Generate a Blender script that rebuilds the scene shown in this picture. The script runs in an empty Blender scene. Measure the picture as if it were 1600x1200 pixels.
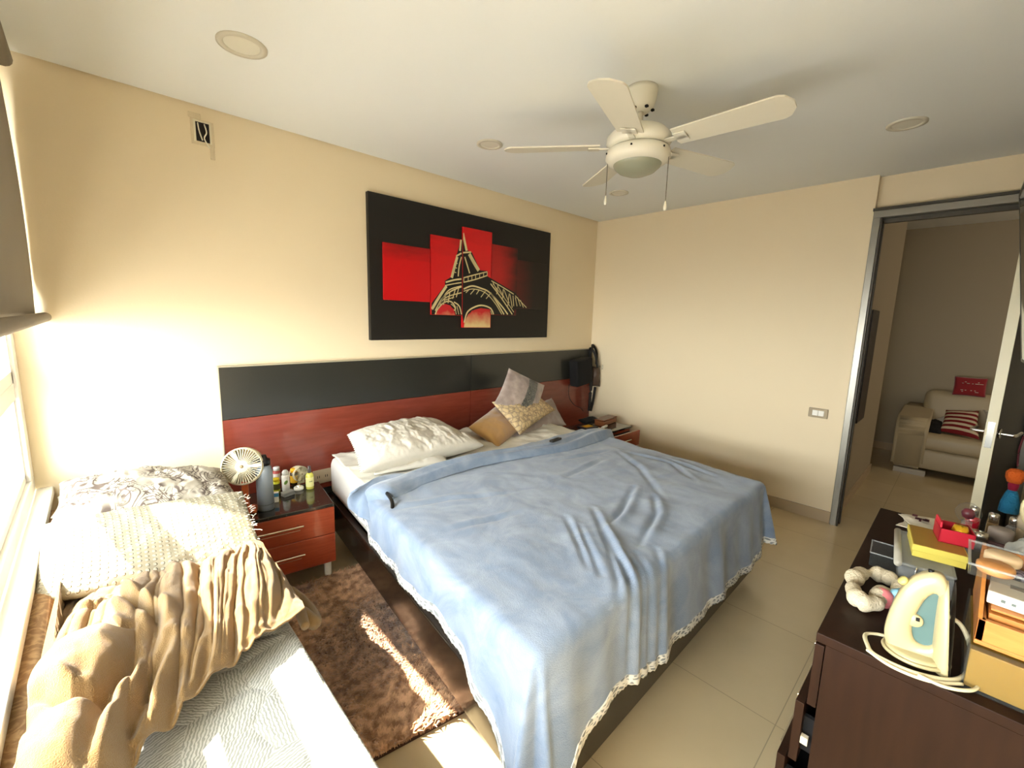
import bpy, bmesh, math, random
import numpy as np
from mathutils import Vector, Matrix, noise

# ------------------------------------------------------------------ camera, sky, sun, exposure
C = bpy.context.scene.collection
SC = bpy.context.scene
yaw, pit, rol, FPX = 0.76533, 0.15079, 0.02668, 679.245
fwd = Vector((math.sin(yaw)*math.cos(pit), math.cos(yaw)*math.cos(pit), -math.sin(pit)))
rt = Vector((math.cos(yaw), -math.sin(yaw), 0)); up0 = rt.cross(fwd)
r2 = math.cos(rol)*rt + math.sin(rol)*up0; u2 = -math.sin(rol)*rt + math.cos(rol)*up0
cd = bpy.data.cameras.new('camera'); cam = bpy.data.objects.new('camera', cd); C.objects.link(cam)
cam.matrix_world = Matrix(((r2.x, u2.x, -fwd.x, -3.8505), (r2.y, u2.y, -fwd.y, -2.797), (r2.z, u2.z, -fwd.z, 1.4492), (0, 0, 0, 1)))
cd.sensor_width = 36; cd.lens = FPX/1600*36; cd.clip_start = 0.02
SC.camera = cam
SC.view_settings.view_transform = 'Standard'; SC.view_settings.look = 'None'
SC.view_settings.gamma = 1; SC.view_settings.use_curve_mapping = False
SC.view_settings.exposure = 2.0
w = bpy.data.worlds.new('sky'); SC.world = w; w.use_nodes = True
bg = w.node_tree.nodes['Background']; bg.inputs[0].default_value = (.93, 0.985, 1.0, 1); bg.inputs[1].default_value = 6.0
_wn = w.node_tree; _tc = _wn.nodes.new('ShaderNodeTexCoord'); _sx = _wn.nodes.new('ShaderNodeSeparateXYZ'); _mr = _wn.nodes.new('ShaderNodeValToRGB')
_ad = _wn.nodes.new('ShaderNodeMath'); _ad.operation = 'MULTIPLY_ADD'; _ad.inputs[1].default_value = .5; _ad.inputs[2].default_value = .5
_wn.links.new(_tc.outputs['Generated'], _sx.inputs[0]); _wn.links.new(_sx.outputs[2], _ad.inputs[0]); _wn.links.new(_ad.outputs[0], _mr.inputs[0])
_cr = _mr.color_ramp; _cr.elements[0].position = .38; _cr.elements[0].color = (.45, .44, .42, 1); _cr.elements[1].position = .50; _cr.elements[1].color = (1.25, 1.3, 1.3, 1)
_e = _cr.elements.new(.80); _e.color = (.86, .94, 1.0, 1); _wn.links.new(_mr.outputs[0], bg.inputs[0])
sd = bpy.data.lights.new('sun', 'SUN'); sun = bpy.data.objects.new('sun', sd); C.objects.link(sun)
sd.energy = 10.0; sd.color = (1.0, 0.92, 0.78); sd.angle = 0.012
sun.rotation_euler = Vector((.735, -.30, -1)).to_track_quat('-Z', 'Y').to_euler()
pd = bpy.data.lights.new('window_portal', 'AREA'); po = bpy.data.objects.new('window_portal', pd); C.objects.link(po)
pd.shape = 'RECTANGLE'; pd.size = 3.0; pd.size_y = 1.7; pd.cycles.is_portal = True
po.location = (-4.20, -1.55, 1.5); po.rotation_euler = (0, math.radians(-90), 0); pd.size, pd.size_y = 1.7, 3.0
ld = bpy.data.lights.new('living_room_light', 'AREA'); lo = bpy.data.objects.new('living_room_light', ld); C.objects.link(lo)
ld.size = 1.2; ld.energy = 5.5; ld.color = (1, .86, .66); lo.location = (1.6, -5.2, 2.2)
lo.rotation_euler = (Vector((1.9, -2.6, .6)) - Vector(lo.location)).to_track_quat('-Z', 'Y').to_euler()

# ------------------------------------------------------------------ helpers
def L(h):
    h = h.lstrip('#'); o = []
    for i in (0, 2, 4):
        c = int(h[i:i+2], 16)/255
        o.append(c/12.92 if c <= .04045 else ((c+.055)/1.055)**2.4)
    return (*o, 1)
def M(name, col, rough=.6, metal=0, bump=0, bscale=40, vary=0, vscale=8, trans=0, alpha=1, coat=0, sheen=0, ior=1.45, emit=0, spec=.5):
    m = bpy.data.materials.new(name); m.use_nodes = True; nt = m.node_tree; b = nt.nodes['Principled BSDF']
    c = L(col) if isinstance(col, str) else col
    b.inputs['Base Color'].default_value = c; b.inputs['Roughness'].default_value = rough
    b.inputs['Metallic'].default_value = metal; b.inputs['IOR'].default_value = ior
    b.inputs['Transmission Weight'].default_value = trans; b.inputs['Alpha'].default_value = alpha
    b.inputs['Coat Weight'].default_value = coat; b.inputs['Sheen Weight'].default_value = sheen
    b.inputs['Specular IOR Level'].default_value = spec
    tc = nt.nodes.new('ShaderNodeTexCoord'); m['tc'] = tc.name
    if vary:
        n = nt.nodes.new('ShaderNodeTexNoise'); n.inputs['Scale'].default_value = vscale; n.inputs['Detail'].default_value = 5
        nt.links.new(tc.outputs['Object'], n.inputs['Vector'])
        mx = nt.nodes.new('ShaderNodeMix'); mx.data_type = 'RGBA'; mx.name = 'varymix'
        mx.inputs[6].default_value = tuple(x*(1-vary) for x in c[:3])+(1,); mx.inputs[7].default_value = tuple(min(1, x*(1+vary)) for x in c[:3])+(1,)
        nt.links.new(n.outputs['Fac'], mx.inputs[0]); nt.links.new(mx.outputs[2], b.inputs['Base Color'])
    if bump:
        n = nt.nodes.new('ShaderNodeTexNoise'); n.inputs['Scale'].default_value = bscale; n.inputs['Detail'].default_value = 6
        nt.links.new(tc.outputs['Object'], n.inputs['Vector'])
        bp = nt.nodes.new('ShaderNodeBump'); bp.inputs['Strength'].default_value = bump; bp.inputs['Distance'].default_value = .01
        nt.links.new(n.outputs['Fac'], bp.inputs['Height']); nt.links.new(bp.outputs[0], b.inputs['Normal'])
    return m
class G:
    """small node-graph helper on a material"""
    def __init__(s, m): s.nt = m.node_tree; s.b = s.nt.nodes['Principled BSDF']; s.tc = s.nt.nodes.new('ShaderNodeTexCoord')
    def n(s, t, ins=None, **kw):
        x = s.nt.nodes.new(t)
        for k, v in kw.items(): setattr(x, k, v)
        for k, v in (ins or {}).items(): s.set(x, k, v)
        return x
    def set(s, x, k, v):
        if hasattr(v, 'is_output') or isinstance(v, bpy.types.NodeSocket): s.nt.links.new(v, x.inputs[k])
        else: x.inputs[k].default_value = v
    def math(s, op, a, b=0.): return s.n('ShaderNodeMath', {0: a, 1: b}, operation=op).outputs[0]
    def ramp(s, f, p0, p1): return s.n('ShaderNodeMapRange', {0: f, 1: p0, 2: p1}, clamp=True).outputs[0]
    def mix(s, f, a, b):
        x = s.n('ShaderNodeMix', data_type='RGBA'); s.set(x, 0, f); s.set(x, 6, a); s.set(x, 7, b); return x.outputs[2]
    def col(s, c): s.nt.links.new(c, s.b.inputs['Base Color'])
    def bump(s, h, st=.5, d=.01): s.nt.links.new(s.n('ShaderNodeBump', {'Height': h, 'Strength': st, 'Distance': d}).outputs[0], s.b.inputs['Normal'])
    def noise(s, sc, det=4, vec=None, dist=0): return s.n('ShaderNodeTexNoise', {'Vector': vec or s.tc.outputs['Object'], 'Scale': sc, 'Detail': det, 'Distortion': dist}).outputs['Fac']

def link(name, me, mat=None, parent=None, smooth=False):
    o = bpy.data.objects.new(name, me); C.objects.link(o)
    if mat: me.materials.append(mat)
    if parent: o.parent = parent
    if smooth: me.polygons.foreach_set('use_smooth', [True]*len(me.polygons))
    return o
def obj(name, bm, mat=None, parent=None, smooth=False, world=False):
    if world and parent:
        bmesh.ops.transform(bm, matrix=WM[parent.name].inverted(), verts=bm.verts)
    bmesh.ops.recalc_face_normals(bm, faces=bm.faces)
    me = bpy.data.meshes.new(name); bm.to_mesh(me); bm.free()
    o = link(name, me, mat, parent, smooth)
    if parent is None: recenter(o)
    return o
def recenter(o):
    me = o.data; n = len(me.vertices); a = np.empty(n*3); me.vertices.foreach_get('co', a); a = a.reshape(-1, 3)
    c = (a.min(0)+a.max(0))/2; c[2] = a[:, 2].min(); a -= c; me.vertices.foreach_set('co', a.ravel()); o.location = c
WM = {}
def tag(o, label, cat, group=None):
    o['label'] = label; o['category'] = cat
    if group: o['group'] = group
    return o
def thing(name, label, cat, loc=(0, 0, 0), rz=0, group=None):
    o = bpy.data.objects.new(name, None); C.objects.link(o); o.empty_display_size = .05
    o.location = loc; o.rotation_euler = (0, 0, rz); tag(o, label, cat, group)
    WM[o.name] = Matrix.Translation(Vector(loc)) @ Matrix.Rotation(rz, 4, 'Z')
    return o
def struct(name, bm, mat, parent=None):
    o = obj(name, bm, mat, parent)
    if parent is None: o['kind'] = 'structure'
    return o
def B(*boxes, bev=0, seg=2, bm=None):
    """boxes: (x0,x1,y0,y1,z0,z1)"""
    bm = bm or bmesh.new()
    for b in boxes:
        x0, x1, y0, y1, z0, z1 = b[:6]
        t = bmesh.new(); bmesh.ops.create_cube(t, size=1)
        for v in t.verts: v.co = Vector(((x0+x1)/2+v.co.x*abs(x1-x0), (y0+y1)/2+v.co.y*abs(y1-y0), (z0+z1)/2+v.co.z*abs(z1-z0)))
        if bev: bmesh.ops.bevel(t, geom=t.edges[:], offset=bev, segments=seg, affect='EDGES', profile=.5)
        join(bm, t)
    return bm
def join(bm, t, mat=None):
    if mat is not None: bmesh.ops.transform(t, matrix=mat, verts=t.verts)
    me = bpy.data.meshes.new('tmp'); t.to_mesh(me); t.free(); bm.from_mesh(me); bpy.data.meshes.remove(me); return bm
def lathe(prof, seg=28, ctr=(0, 0, 0), axis=None, bm=None):
    t = bmesh.new(); rings = []
    for r, z in prof:
        if r < 1e-6: rings.append([t.verts.new((0, 0, z))])
        else: rings.append([t.verts.new((r*math.cos(2*math.pi*k/seg), r*math.sin(2*math.pi*k/seg), z)) for k in range(seg)])
    for a, b in zip(rings, rings[1:]):
        for k in range(seg):
            k2 = (k+1) % seg
            if len(a) == 1 and len(b) == 1: continue
            if len(a) == 1: t.faces.new((a[0], b[k2], b[k]))
            elif len(b) == 1: t.faces.new((a[k], a[k2], b[0]))
            else: t.faces.new((a[k], a[k2], b[k2], b[k]))
    m = Matrix.Translation(Vector(ctr))
    if axis is not None: m = m @ Vector(axis).to_track_quat('Z', 'Y').to_matrix().to_4x4()
    return join(bm or bmesh.new(), t, m)
def cat(pts, n=8, closed=False):
    P = [Vector(p) for p in pts]; out = []
    N = len(P); rng = range(N if closed else N-1)
    for i in rng:
        if closed: p0, p1, p2, p3 = P[(i-1) % N], P[i], P[(i+1) % N], P[(i+2) % N]
        else: p0, p1, p2, p3 = P[max(i-1, 0)], P[i], P[i+1], P[min(i+2, N-1)]
        for k in range(n):
            t = k/n
            out.append(.5*((2*p1)+(p2-p0)*t+(2*p0-5*p1+4*p2-p3)*t*t+(3*p1-p0-3*p2+p3)*t**3))
    if not closed: out.append(P[-1])
    return out
def tube(pts, r=.003, seg=8, smooth=8, closed=False, bm=None):
    P = cat(pts, smooth, closed) if smooth else [Vector(p) for p in pts]
    t = bmesh.new(); rings = []; up = Vector((0, 0, 1)); N = len(P)
    for i, p in enumerate(P):
        d = (P[(i+1) % N]-P[i-1]) if closed else (P[min(i+1, N-1)]-P[max(i-1, 0)])
        d.normalize(); a = d.cross(up)
        if a.length < .05: a = d.cross(Vector((1, 0, 0)))
        a.normalize(); b = a.cross(d); rr = r(i/(N-1)) if callable(r) else r
        rings.append([t.verts.new(p+a*rr*math.cos(2*math.pi*k/seg)+b*rr*math.sin(2*math.pi*k/seg)) for k in range(seg)])
    for i in range(N if closed else N-1):
        a, b = rings[i], rings[(i+1) % N]
        for k in range(seg): t.faces.new((a[k], a[(k+1) % seg], b[(k+1) % seg], b[k]))
    if not closed: t.faces.new(rings[0]); t.faces.new(rings[-1][::-1])
    return join(bm or bmesh.new(), t)
def gridmesh(name, X, mat, parent=None, closed=False, uv=None):
    """X: (n,m,3) numpy array"""
    n, m, _ = X.shape; idx = np.arange(n*m).reshape(n, m)
    f = np.stack([idx[:-1, :-1], idx[1:, :-1], idx[1:, 1:], idx[:-1, 1:]], -1).reshape(-1, 4)
    me = bpy.data.meshes.new(name); me.from_pydata(X.reshape(-1, 3).tolist(), [], f.tolist())
    u = me.uv_layers.new(name='uv'); gu, gv = np.meshgrid(np.linspace(0, 1, n), np.linspace(0, 1, m), indexing='ij')
    if uv is not None: gu, gv = uv
    li = np.empty(len(me.loops), int); me.loops.foreach_get('vertex_index', li)
    u.data.foreach_set('uv', np.stack([gu.ravel()[li], gv.ravel()[li]], -1).ravel())
    o = link(name, me, mat, parent, True)
    return o
def fbm(x, y, s=0., oc=3):
    f = np.vectorize(lambda a, b: noise.fractal(Vector((a, b, s)), .9, 2.0, oc)); return f(x, y)
def solid(o, th, off=-1):
    md = o.modifiers.new('th', 'SOLIDIFY'); md.thickness = th; md.offset = off; return o
def sub(o, l=1):
    md = o.modifiers.new('sub', 'SUBSURF'); md.levels = l; md.render_levels = l; return o
def creases(X, lines, w=.012, d=.010):
    """carve crease lines (world polylines) into grid positions along z"""
    dz = np.zeros(X.shape[:2])
    for ln in lines:
        P = np.array([[p[0], p[1]] for p in ln]); amp = 1.
        best = np.full(X.shape[:2], 9.); tt = np.zeros(X.shape[:2]); seg = len(P)-1; side = np.zeros(X.shape[:2])
        for i in range(seg):
            a, b = P[i], P[i+1]; ab = b-a; q = X[..., :2]-a
            t = np.clip((q@ab)/(ab@ab), 0, 1); dv = q-t[..., None]*ab; dist = np.hypot(dv[..., 0], dv[..., 1])
            s = np.sign(ab[0]*q[..., 1]-ab[1]*q[..., 0]); m = dist < best
            best = np.where(m, dist, best); tt = np.where(m, (i+t)/seg, tt); side = np.where(m, s, side)
        tap = np.sin(np.pi*np.clip(tt, .02, .98))**.5
        sd_ = best*side
        dz += tap*d*(-1.1*np.exp(-(sd_/w)**2)+1.0*np.exp(-((sd_-1.9*w)/(1.5*w))**2)+.3*np.exp(-((sd_+2.2*w)/(1.8*w))**2))
    return dz
def pillow(name, cor, t, mat, parent=None, n=44, wr=.012, seed=1., pinch=.07, sag=0, powr=.45, ears=0.):
    """cor: four world corners BL, BR, TR, TL; closed cushion with seam round the rim"""
    c = [np.array(p, float) for p in cor]
    u = np.linspace(0, 1, n); U, V = np.meshgrid(u, u, indexing='ij')
    pu = U+pinch*np.sin(np.pi*V)*(0.5-U)*2*.5*(1-0); pv = V+pinch*np.sin(np.pi*U)*(0.5-V)*2*.5
    pos = ((1-pu)*(1-pv))[..., None]*c[0]+(pu*(1-pv))[..., None]*c[1]+(pu*pv)[..., None]*c[2]+((1-pu)*pv)[..., None]*c[3]
    nr = np.cross(c[1]-c[0], c[3]-c[0]); nr /= np.linalg.norm(nr)
    if nr[2] < 0: nr = -nr
    prof = (np.clip(4*U*(1-U), 0, 1)*np.clip(4*V*(1-V), 0, 1))**powr
    rim = np.clip(4*U*(1-U), 0, 1)*np.clip(4*V*(1-V), 0, 1)
    wl = np.linalg.norm(c[1]-c[0]); hl = np.linalg.norm(c[3]-c[0])
    nz = fbm(U*wl*7, V*hl*7, seed, 4); nz2 = fbm(U*wl*22+nz*2, V*hl*9, seed+5, 2)
    h = prof*t/2+(nz*wr+nz2*wr*.5)*np.clip(rim*4, 0, 1)
    top = pos+nr*h[..., None]; bot = pos-nr*(prof*t/2)[..., None]
    if sag: top[..., 2] -= sag*np.sin(np.pi*U)*np.sin(np.pi*V)
    N = n*n; idx = np.arange(N).reshape(n, n)
    f = np.stack([idx[:-1, :-1], idx[1:, :-1], idx[1:, 1:], idx[:-1, 1:]], -1).reshape(-1, 4)
    isr = np.zeros((n, n), bool); isr[0] = isr[-1] = True; isr[:, 0] = isr[:, -1] = True
    bid = np.where(isr, idx, idx+N); fb = np.stack([bid[:-1, :-1], bid[:-1, 1:], bid[1:, 1:], bid[1:, :-1]], -1).reshape(-1, 4)
    verts = np.concatenate([top.reshape(-1, 3), bot.reshape(-1, 3)])
    me = bpy.data.meshes.new(name); me.from_pydata(verts.tolist(), [], np.concatenate([f, fb]).tolist())
    ul = me.uv_layers.new(name='uv'); li = np.empty(len(me.loops), int); me.loops.foreach_get('vertex_index', li)
    uu = np.concatenate([(U*wl).ravel()]*2); vv = np.concatenate([(V*hl).ravel()]*2)
    ul.data.foreach_set('uv', np.stack([uu[li], vv[li]], -1).ravel())
    bm = bmesh.new(); bm.from_mesh(me); lo_ = [v for v in bm.verts if not v.link_faces]
    bmesh.ops.delete(bm, geom=lo_, context='VERTS'); bm.to_mesh(me); bm.free()
    o = link(name, me, mat, parent, True)
    if parent is None: recenter(o)
    return o
def text(name, s, size, mat, parent, loc, rot, ext=.0005):
    cu = bpy.data.curves.new(name, 'FONT'); cu.body = s; cu.size = size; cu.extrude = ext; cu.align_x = 'CENTER'; cu.align_y = 'CENTER'
    t = bpy.data.objects.new(name+'_tmp', cu); C.objects.link(t)
    me = bpy.data.meshes.new_from_object(t); C.objects.unlink(t); bpy.data.objects.remove(t)
    me.transform(Matrix.Translation(Vector(loc)) @ rot.to_4x4()); return link(name, me, mat, parent)
def quadclip(poly, x0, x1, z0, z1):
    def cl(P, f, ax, v, keep):
        o = []
        for i in range(len(P)):
            a, b = P[i-1], P[i]; ia, ib = keep(a[ax]-v), keep(b[ax]-v)
            if ia != ib:
                t = (v-a[ax])/(b[ax]-a[ax]); o.append((a[0]+(b[0]-a[0])*t, a[1]+(b[1]-a[1])*t))
            if ib: o.append(b)
        return o
    for ax, v, k in ((0, x0, lambda d: d >= 0), (0, x1, lambda d: d <= 0), (1, z0, lambda d: d >= 0), (1, z1, lambda d: d <= 0)):
        if not poly: return poly
        poly = cl(poly, None, ax, v, k)
    return poly

# ------------------------------------------------------------------ materials of the setting
m_wall = M('cream_wall_paint', '#e9d8b6', .75, bump=.05, bscale=120, vary=.02, vscale=2)
m_ceil = M('ceiling_paint', '#e8eae6', .8, bump=.04, bscale=150)
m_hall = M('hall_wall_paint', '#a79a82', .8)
m_base = M('beige_baseboard_tile', '#b7a283', .35)
m_floor = M('cream_porcelain_floor', '#bcae90', .16, spec=.5)
g = G(m_floor)
mp = g.n('ShaderNodeMapping', {'Vector': g.tc.outputs['Object'], 'Location': (0, 0, 0)})
br = g.n('ShaderNodeTexBrick', {'Vector': mp.outputs[0], 'Color1': L('#c8b48e'), 'Color2': L('#c3af88'), 'Mortar': L('#9c8e70'), 'Scale': 1., 'Mortar Size': .0016, 'Brick Width': .6, 'Row Height': .6}, offset=0.)
nz = g.noise(3., 6)
g.col(g.mix(g.math('MULTIPLY', g.ramp(nz, .35, .7), .25), br.outputs['Color'], L('#a59675')))
m_alu = M('grey_aluminium', '#8f8b80', .35, metal=.7)
m_alud = M('dark_grey_aluminium', '#4a463d', .45, metal=.5)
m_white = M('white_window_frame', '#eceae4', .4)
m_blind = M('grey_blackout_blind_cloth', '#988f80', .85, bump=.15, bscale=300, vary=.05, vscale=6)
m_glass = bpy.data.materials.new('window_glass'); m_glass.use_nodes = True
nt = m_glass.node_tree; nt.nodes.clear(); o_ = nt.nodes.new('ShaderNodeOutputMaterial'); mx = nt.nodes.new('ShaderNodeMixShader')
tr = nt.nodes.new('ShaderNodeBsdfTransparent'); gl = nt.nodes.new('ShaderNodeBsdfGlossy'); gl.inputs['Roughness'].default_value = .02
lw_ = nt.nodes.new('ShaderNodeLayerWeight'); fr = nt.nodes.new('ShaderNodeMath'); fr.operation = 'POWER'; fr.inputs[1].default_value = 5; nt.links.new(lw_.outputs['Facing'], fr.inputs[0])
nt.links.new(fr.outputs[0], mx.inputs[0]); nt.links.new(tr.outputs[0], mx.inputs[1]); nt.links.new(gl.outputs[0], mx.inputs[2]); nt.links.new(mx.outputs[0], o_.inputs[0])
def clear_plastic(name, tint=(.9, .92, .9), mixf=.10, rough=.1):
    m = bpy.data.materials.new(name); m.use_nodes = True; nt = m.node_tree; nt.nodes.clear()
    o = nt.nodes.new('ShaderNodeOutputMaterial'); a = nt.nodes.new('ShaderNodeMixShader'); t = nt.nodes.new('ShaderNodeBsdfTransparent')
    p = nt.nodes.new('ShaderNodeBsdfPrincipled'); p.inputs['Base Color'].default_value = (*tint, 1); p.inputs['Roughness'].default_value = rough
    lw = nt.nodes.new('ShaderNodeLayerWeight'); lw.inputs[0].default_value = .35
    md = nt.nodes.new('ShaderNodeMath'); md.operation = 'ADD'; md.inputs[1].default_value = mixf; md.use_clamp = True
    ml = nt.nodes.new('ShaderNodeMath'); ml.operation = 'MULTIPLY'; ml.inputs[1].default_value = .6
    pw = nt.nodes.new('ShaderNodeMath'); pw.operation = 'POWER'; pw.inputs[1].default_value = 3; nt.links.new(lw.outputs['Facing'], pw.inputs[0]); nt.links.new(pw.outputs[0], ml.inputs[0]); nt.links.new(ml.outputs[0], md.inputs[0])
    nt.links.new(md.outputs[0], a.inputs[0]); nt.links.new(t.outputs[0], a.inputs[1]); nt.links.new(p.outputs[0], a.inputs[2]); nt.links.new(a.outputs[0], o.inputs[0])
    return m
m_clear = clear_plastic('clear_plastic', (.16, .17, .16), .06)
m_clear2 = clear_plastic('cloudy_plastic', (.5, .52, .51), .26, .2)

# ------------------------------------------------------------------ the setting
H = 2.45; YF = -3.22; XW = -4.08
o = struct('floor', B((XW-.02, 4.6, -6.2, .12, -.1, 0)), m_floor)
me = o.data
# tile joints of the photograph run through x=-2.167, y=-2.485
me.transform(Matrix.Translation(Vector(o.location)-Vector((-2.167, -2.485, 0)))); o.location = (-2.167, -2.485, 0)
struct('ceiling', B((XW-.3, .12, YF-.1, -.014, H, H+.3), (XW-.3, .12, -.014, .12, H+.015, H+.3)), m_ceil)
struct('wall_back', B((XW-.3, .1, 0, .1, 0, H+.015)), m_wall)
struct('wall_right', B((0, .12, -2.25, 0, 0, H), (.06, .16, YF-.1, -2.25, 2.2, H), (.06, .16, YF-.1, -3.12, 0, 2.2)), m_wall)
struct('wall_front', B((XW-.3, .16, YF-.1, YF, 0, H)), m_wall)
struct('wall_left', B((XW-.14, XW, YF, 0, 0, .62), (XW-.14, XW, YF, 0, 2.4, H), (XW-.14, XW, YF, -3.1, .62, 2.4)), m_wall)
struct('added_sun_fins', B((XW-1.35, XW-.14, 0, .1, -.1, 3.4), (XW-1.35, XW-.14, -3.3, -3.2, -.1, 3.4)), M('added_fin_render', '#cfcabc', .8))  # unseen fins added outside the window to block sun and cut skylight
struct('baseboard_right', B((-.014, 0, -2.264, 0, 0, .084), (-.014, .06, -2.264, -2.25, 0, .084), bev=.001), m_base)
struct('baseboard_back', B((XW, -.014, -.012, 0, 0, .084), bev=.001), m_base)
struct('baseboard_front', B((-1.6, .06, YF, YF+.012, 0, .084), bev=.001), m_base)
# window wall
wf = struct('window_1', B((XW-.10, XW-.02, -3.1, -.0, .64, .70), (XW-.10, XW-.02, -3.1, 0, 2.34, 2.4), (XW-.10, XW-.02, -.10, 0, .7, 2.34), (XW-.10, XW-.02, -3.1, -3.04, .7, 2.34),
    (XW-.10, XW-.02, -1.98, -1.9, .7, 2.34), (XW-.09, XW-.03, -3.05, -.06, 1.06, 1.13), bev=.004), m_white)
wf['kind'] = 'structure'
def wpart(nm, bm, mat):
    for v in bm.verts: v.co -= wf.location
    return obj(nm, bm, mat, wf)
wpart('window_sash', B((XW-.07, XW-.035, -.115, -.07, .7, 1.06), (XW-.07, XW-.035, -1.9, -1.86, .7, 1.06), (XW-.07, XW-.035, -1.9, -.07, .7, .735), (XW-.06, XW-.03, -.13, -.07, 1.13, 2.34), (XW-.06, XW-.03, -1.9, -.07, 1.13, 1.18), bev=.003), m_white)
wpart('window_pane', B((XW-.062, XW-.058, -1.9, -.07, .7, 1.06), (XW-.062, XW-.058, -1.9, -.07, 1.13, 2.34), (XW-.062, XW-.058, -3.04, -1.98, .7, 1.06), (XW-.062, XW-.058, -3.04, -1.98, 1.13, 2.34)), m_glass)
struct('trim_1', B((XW-.02, XW+.035, -3.1, 0, .6, .638), bev=.005), m_white)['label'] = 'white window sill'
# roller blind
rb = thing('roller_blind', 'grey roller blind drawn halfway down over the window', 'blind', (-4.0, -1.6, 1.4))
zz = np.linspace(1.40, 2.36, 40); edge = np.interp(zz, [1.40, 1.45, 1.55, 1.65, 1.9, 2.13, 2.34], [-.02, -.045, -.012, -.010, -.014, -.022, -.045])
X = np.zeros((40, 60, 3))
for i, z in enumerate(zz):
    ys = np.linspace(edge[i], -3.0, 60); X[i, :, 1] = ys; X[i, :, 2] = z
    X[i, :, 0] = -4.03+.010*np.sin((z-1.4)*3.2)+.006*np.sin(ys*5+z*2)
X -= np.array([-4.0, -1.6, 1.4]); solid(gridmesh('blind_cloth', X, m_blind, rb), .002)
obj('bottom_rail', tube([(-.0, 1.575, 0), (0, -1.4, 0)], .02, 16, 0), m_blind, rb, True)
obj('roller_tube', tube([(-.02, 1.5, .985), (-.02, -1.4, .985)], .03, 14, 0), m_blind, rb, True)
# doorway
df = struct('door_1', B((-.03, .12, -2.29, -2.25, 0, 2.17), (-.03, .12, -3.12, -3.08, 0, 2.17), (-.03, .12, -3.12, -2.25, 2.17, 2.215), bev=.003), m_alu)
def dpart(nm, bm, mat):
    for v in bm.verts: v.co -= df.location
    return obj(nm, bm, mat, df)
dpart('door_stop', B((.03, .06, -2.305, -2.29, 0, 2.155), (.03, .06, -3.08, -2.29, 2.14, 2.17), (-.028, -.005, -2.3, -2.29, 0, 2.17), bev=.002), m_alud)
dpart('frame_gasket', B((-.034, .1, -3.1, -2.245, 2.215, 2.232), (.0, .02, -2.296, -2.288, 0, 2.17)), m_alud)
dpart('lock_strike', B((.062, .09, -2.294, -2.289, .93, 1.03), bev=.001), M('chrome_plate', '#c8c4b8', .2, metal=1))
m_chr = M('chrome', '#d8d6d0', .15, metal=1)
m_leafc = M('dark_brown_door_laminate', '#201812', .4); m_leafe = M('cream_door_edge_band', '#cfc7a8', .45)
dl = thing('door_leaf', 'dark door leaf standing open, seen edge on with its pale edge strip and lever handles', 'door', (.02, -3.065, 0.008), math.pi-math.atan2(-.138, .72)-.0)
dl.rotation_euler = (0, 0, math.atan2(-2.927+3.065, -.70-.02)); WM[dl.name] = Matrix.Translation(dl.location) @ Matrix.Rotation(dl.rotation_euler.z, 4, 'Z')
Ld = .745
obj('door_panel', B((0, Ld-.006, -.02, .02, 0, 2.13), bev=.001), m_leafc, dl)
obj('edge_strip', B((Ld-.006, Ld, -.02, .02, 0, 2.13), bev=.001), m_leafe, dl)
obj('lock_plate', B((Ld, Ld+.002, -.012, .012, .87, 1.0)), m_chr, dl)
for s in (-1, 1):
    bm = tube([(Ld-.06, s*.02, .94), (Ld-.06, s*.065, .94), (Ld-.075, s*.075, .94), (Ld-.18, s*.075, .94)], .009, 10, 4)
    lathe([(0, 0), (.024, 0), (.024, .008), (0, .008)], 20, (Ld-.06, s*.02, .94), (0, s, 0), bm); obj('lever_handle', bm, m_chr, dl, True)
# light switch (in the bedroom)
sw = thing('light_switch', 'small bronze-framed light switch on the cream wall near the doorway', 'switch', (-.001, -2.09, .81))
obj('switch_frame', B((-.010, 0, -.06, .06, -.035, .035), bev=.003), M('bronze_switch_frame', '#85765c', .35, metal=.4), sw)
obj('rocker', B((-.015, -.010, -.036, -.001, -.020, .020), (-.015, -.010, .001, .036, -.020, .020), bev=.002), M('white_rocker', '#efece0', .4), sw)
# old junction box on the headboard wall
jb = thing('wall_outlet_box', 'open electrical box with loose wires high on the wall near the ceiling', 'electrical box', (-3.3756, -0.0020, 2.3295))
obj('plaster_patch', B((-.045, .052, -.003, 0, -.062, .058), (-.052, .0, -.003, 0, .058, .085), (.03, .05, -.003, 0, -.12, -.06), bev=.0015), M('rough_plaster', '#dccba8', .9, bump=.6, bscale=60), jb)
obj('box_opening', B((-.025, .032, -.006, -.003, -.045, .045), bev=.001), M('dark_box_inside', '#1c150e', .8), jb)
bm = tube([(-.015, -.006, .04), (-.012, -.014, .0), (.0, -.01, -.04)], .003, 6)
tube([(.012, -.006, .04), (.018, -.016, .0), (.008, -.012, -.03), (.028, -.012, -.07)], .003, 6, bm=bm)
obj('wire', bm, M('white_wire', '#e8e2cc', .5), jb, True)
obj('box_rim', B((-.034, -.025, -.009, 0, -.05, .05), (.032, .04, -.009, 0, -.05, .05), (-.034, .04, -.009, 0, .045, .053), bev=.001), M('plastic_box_rim', '#e3d9bb', .5), jb)

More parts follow.
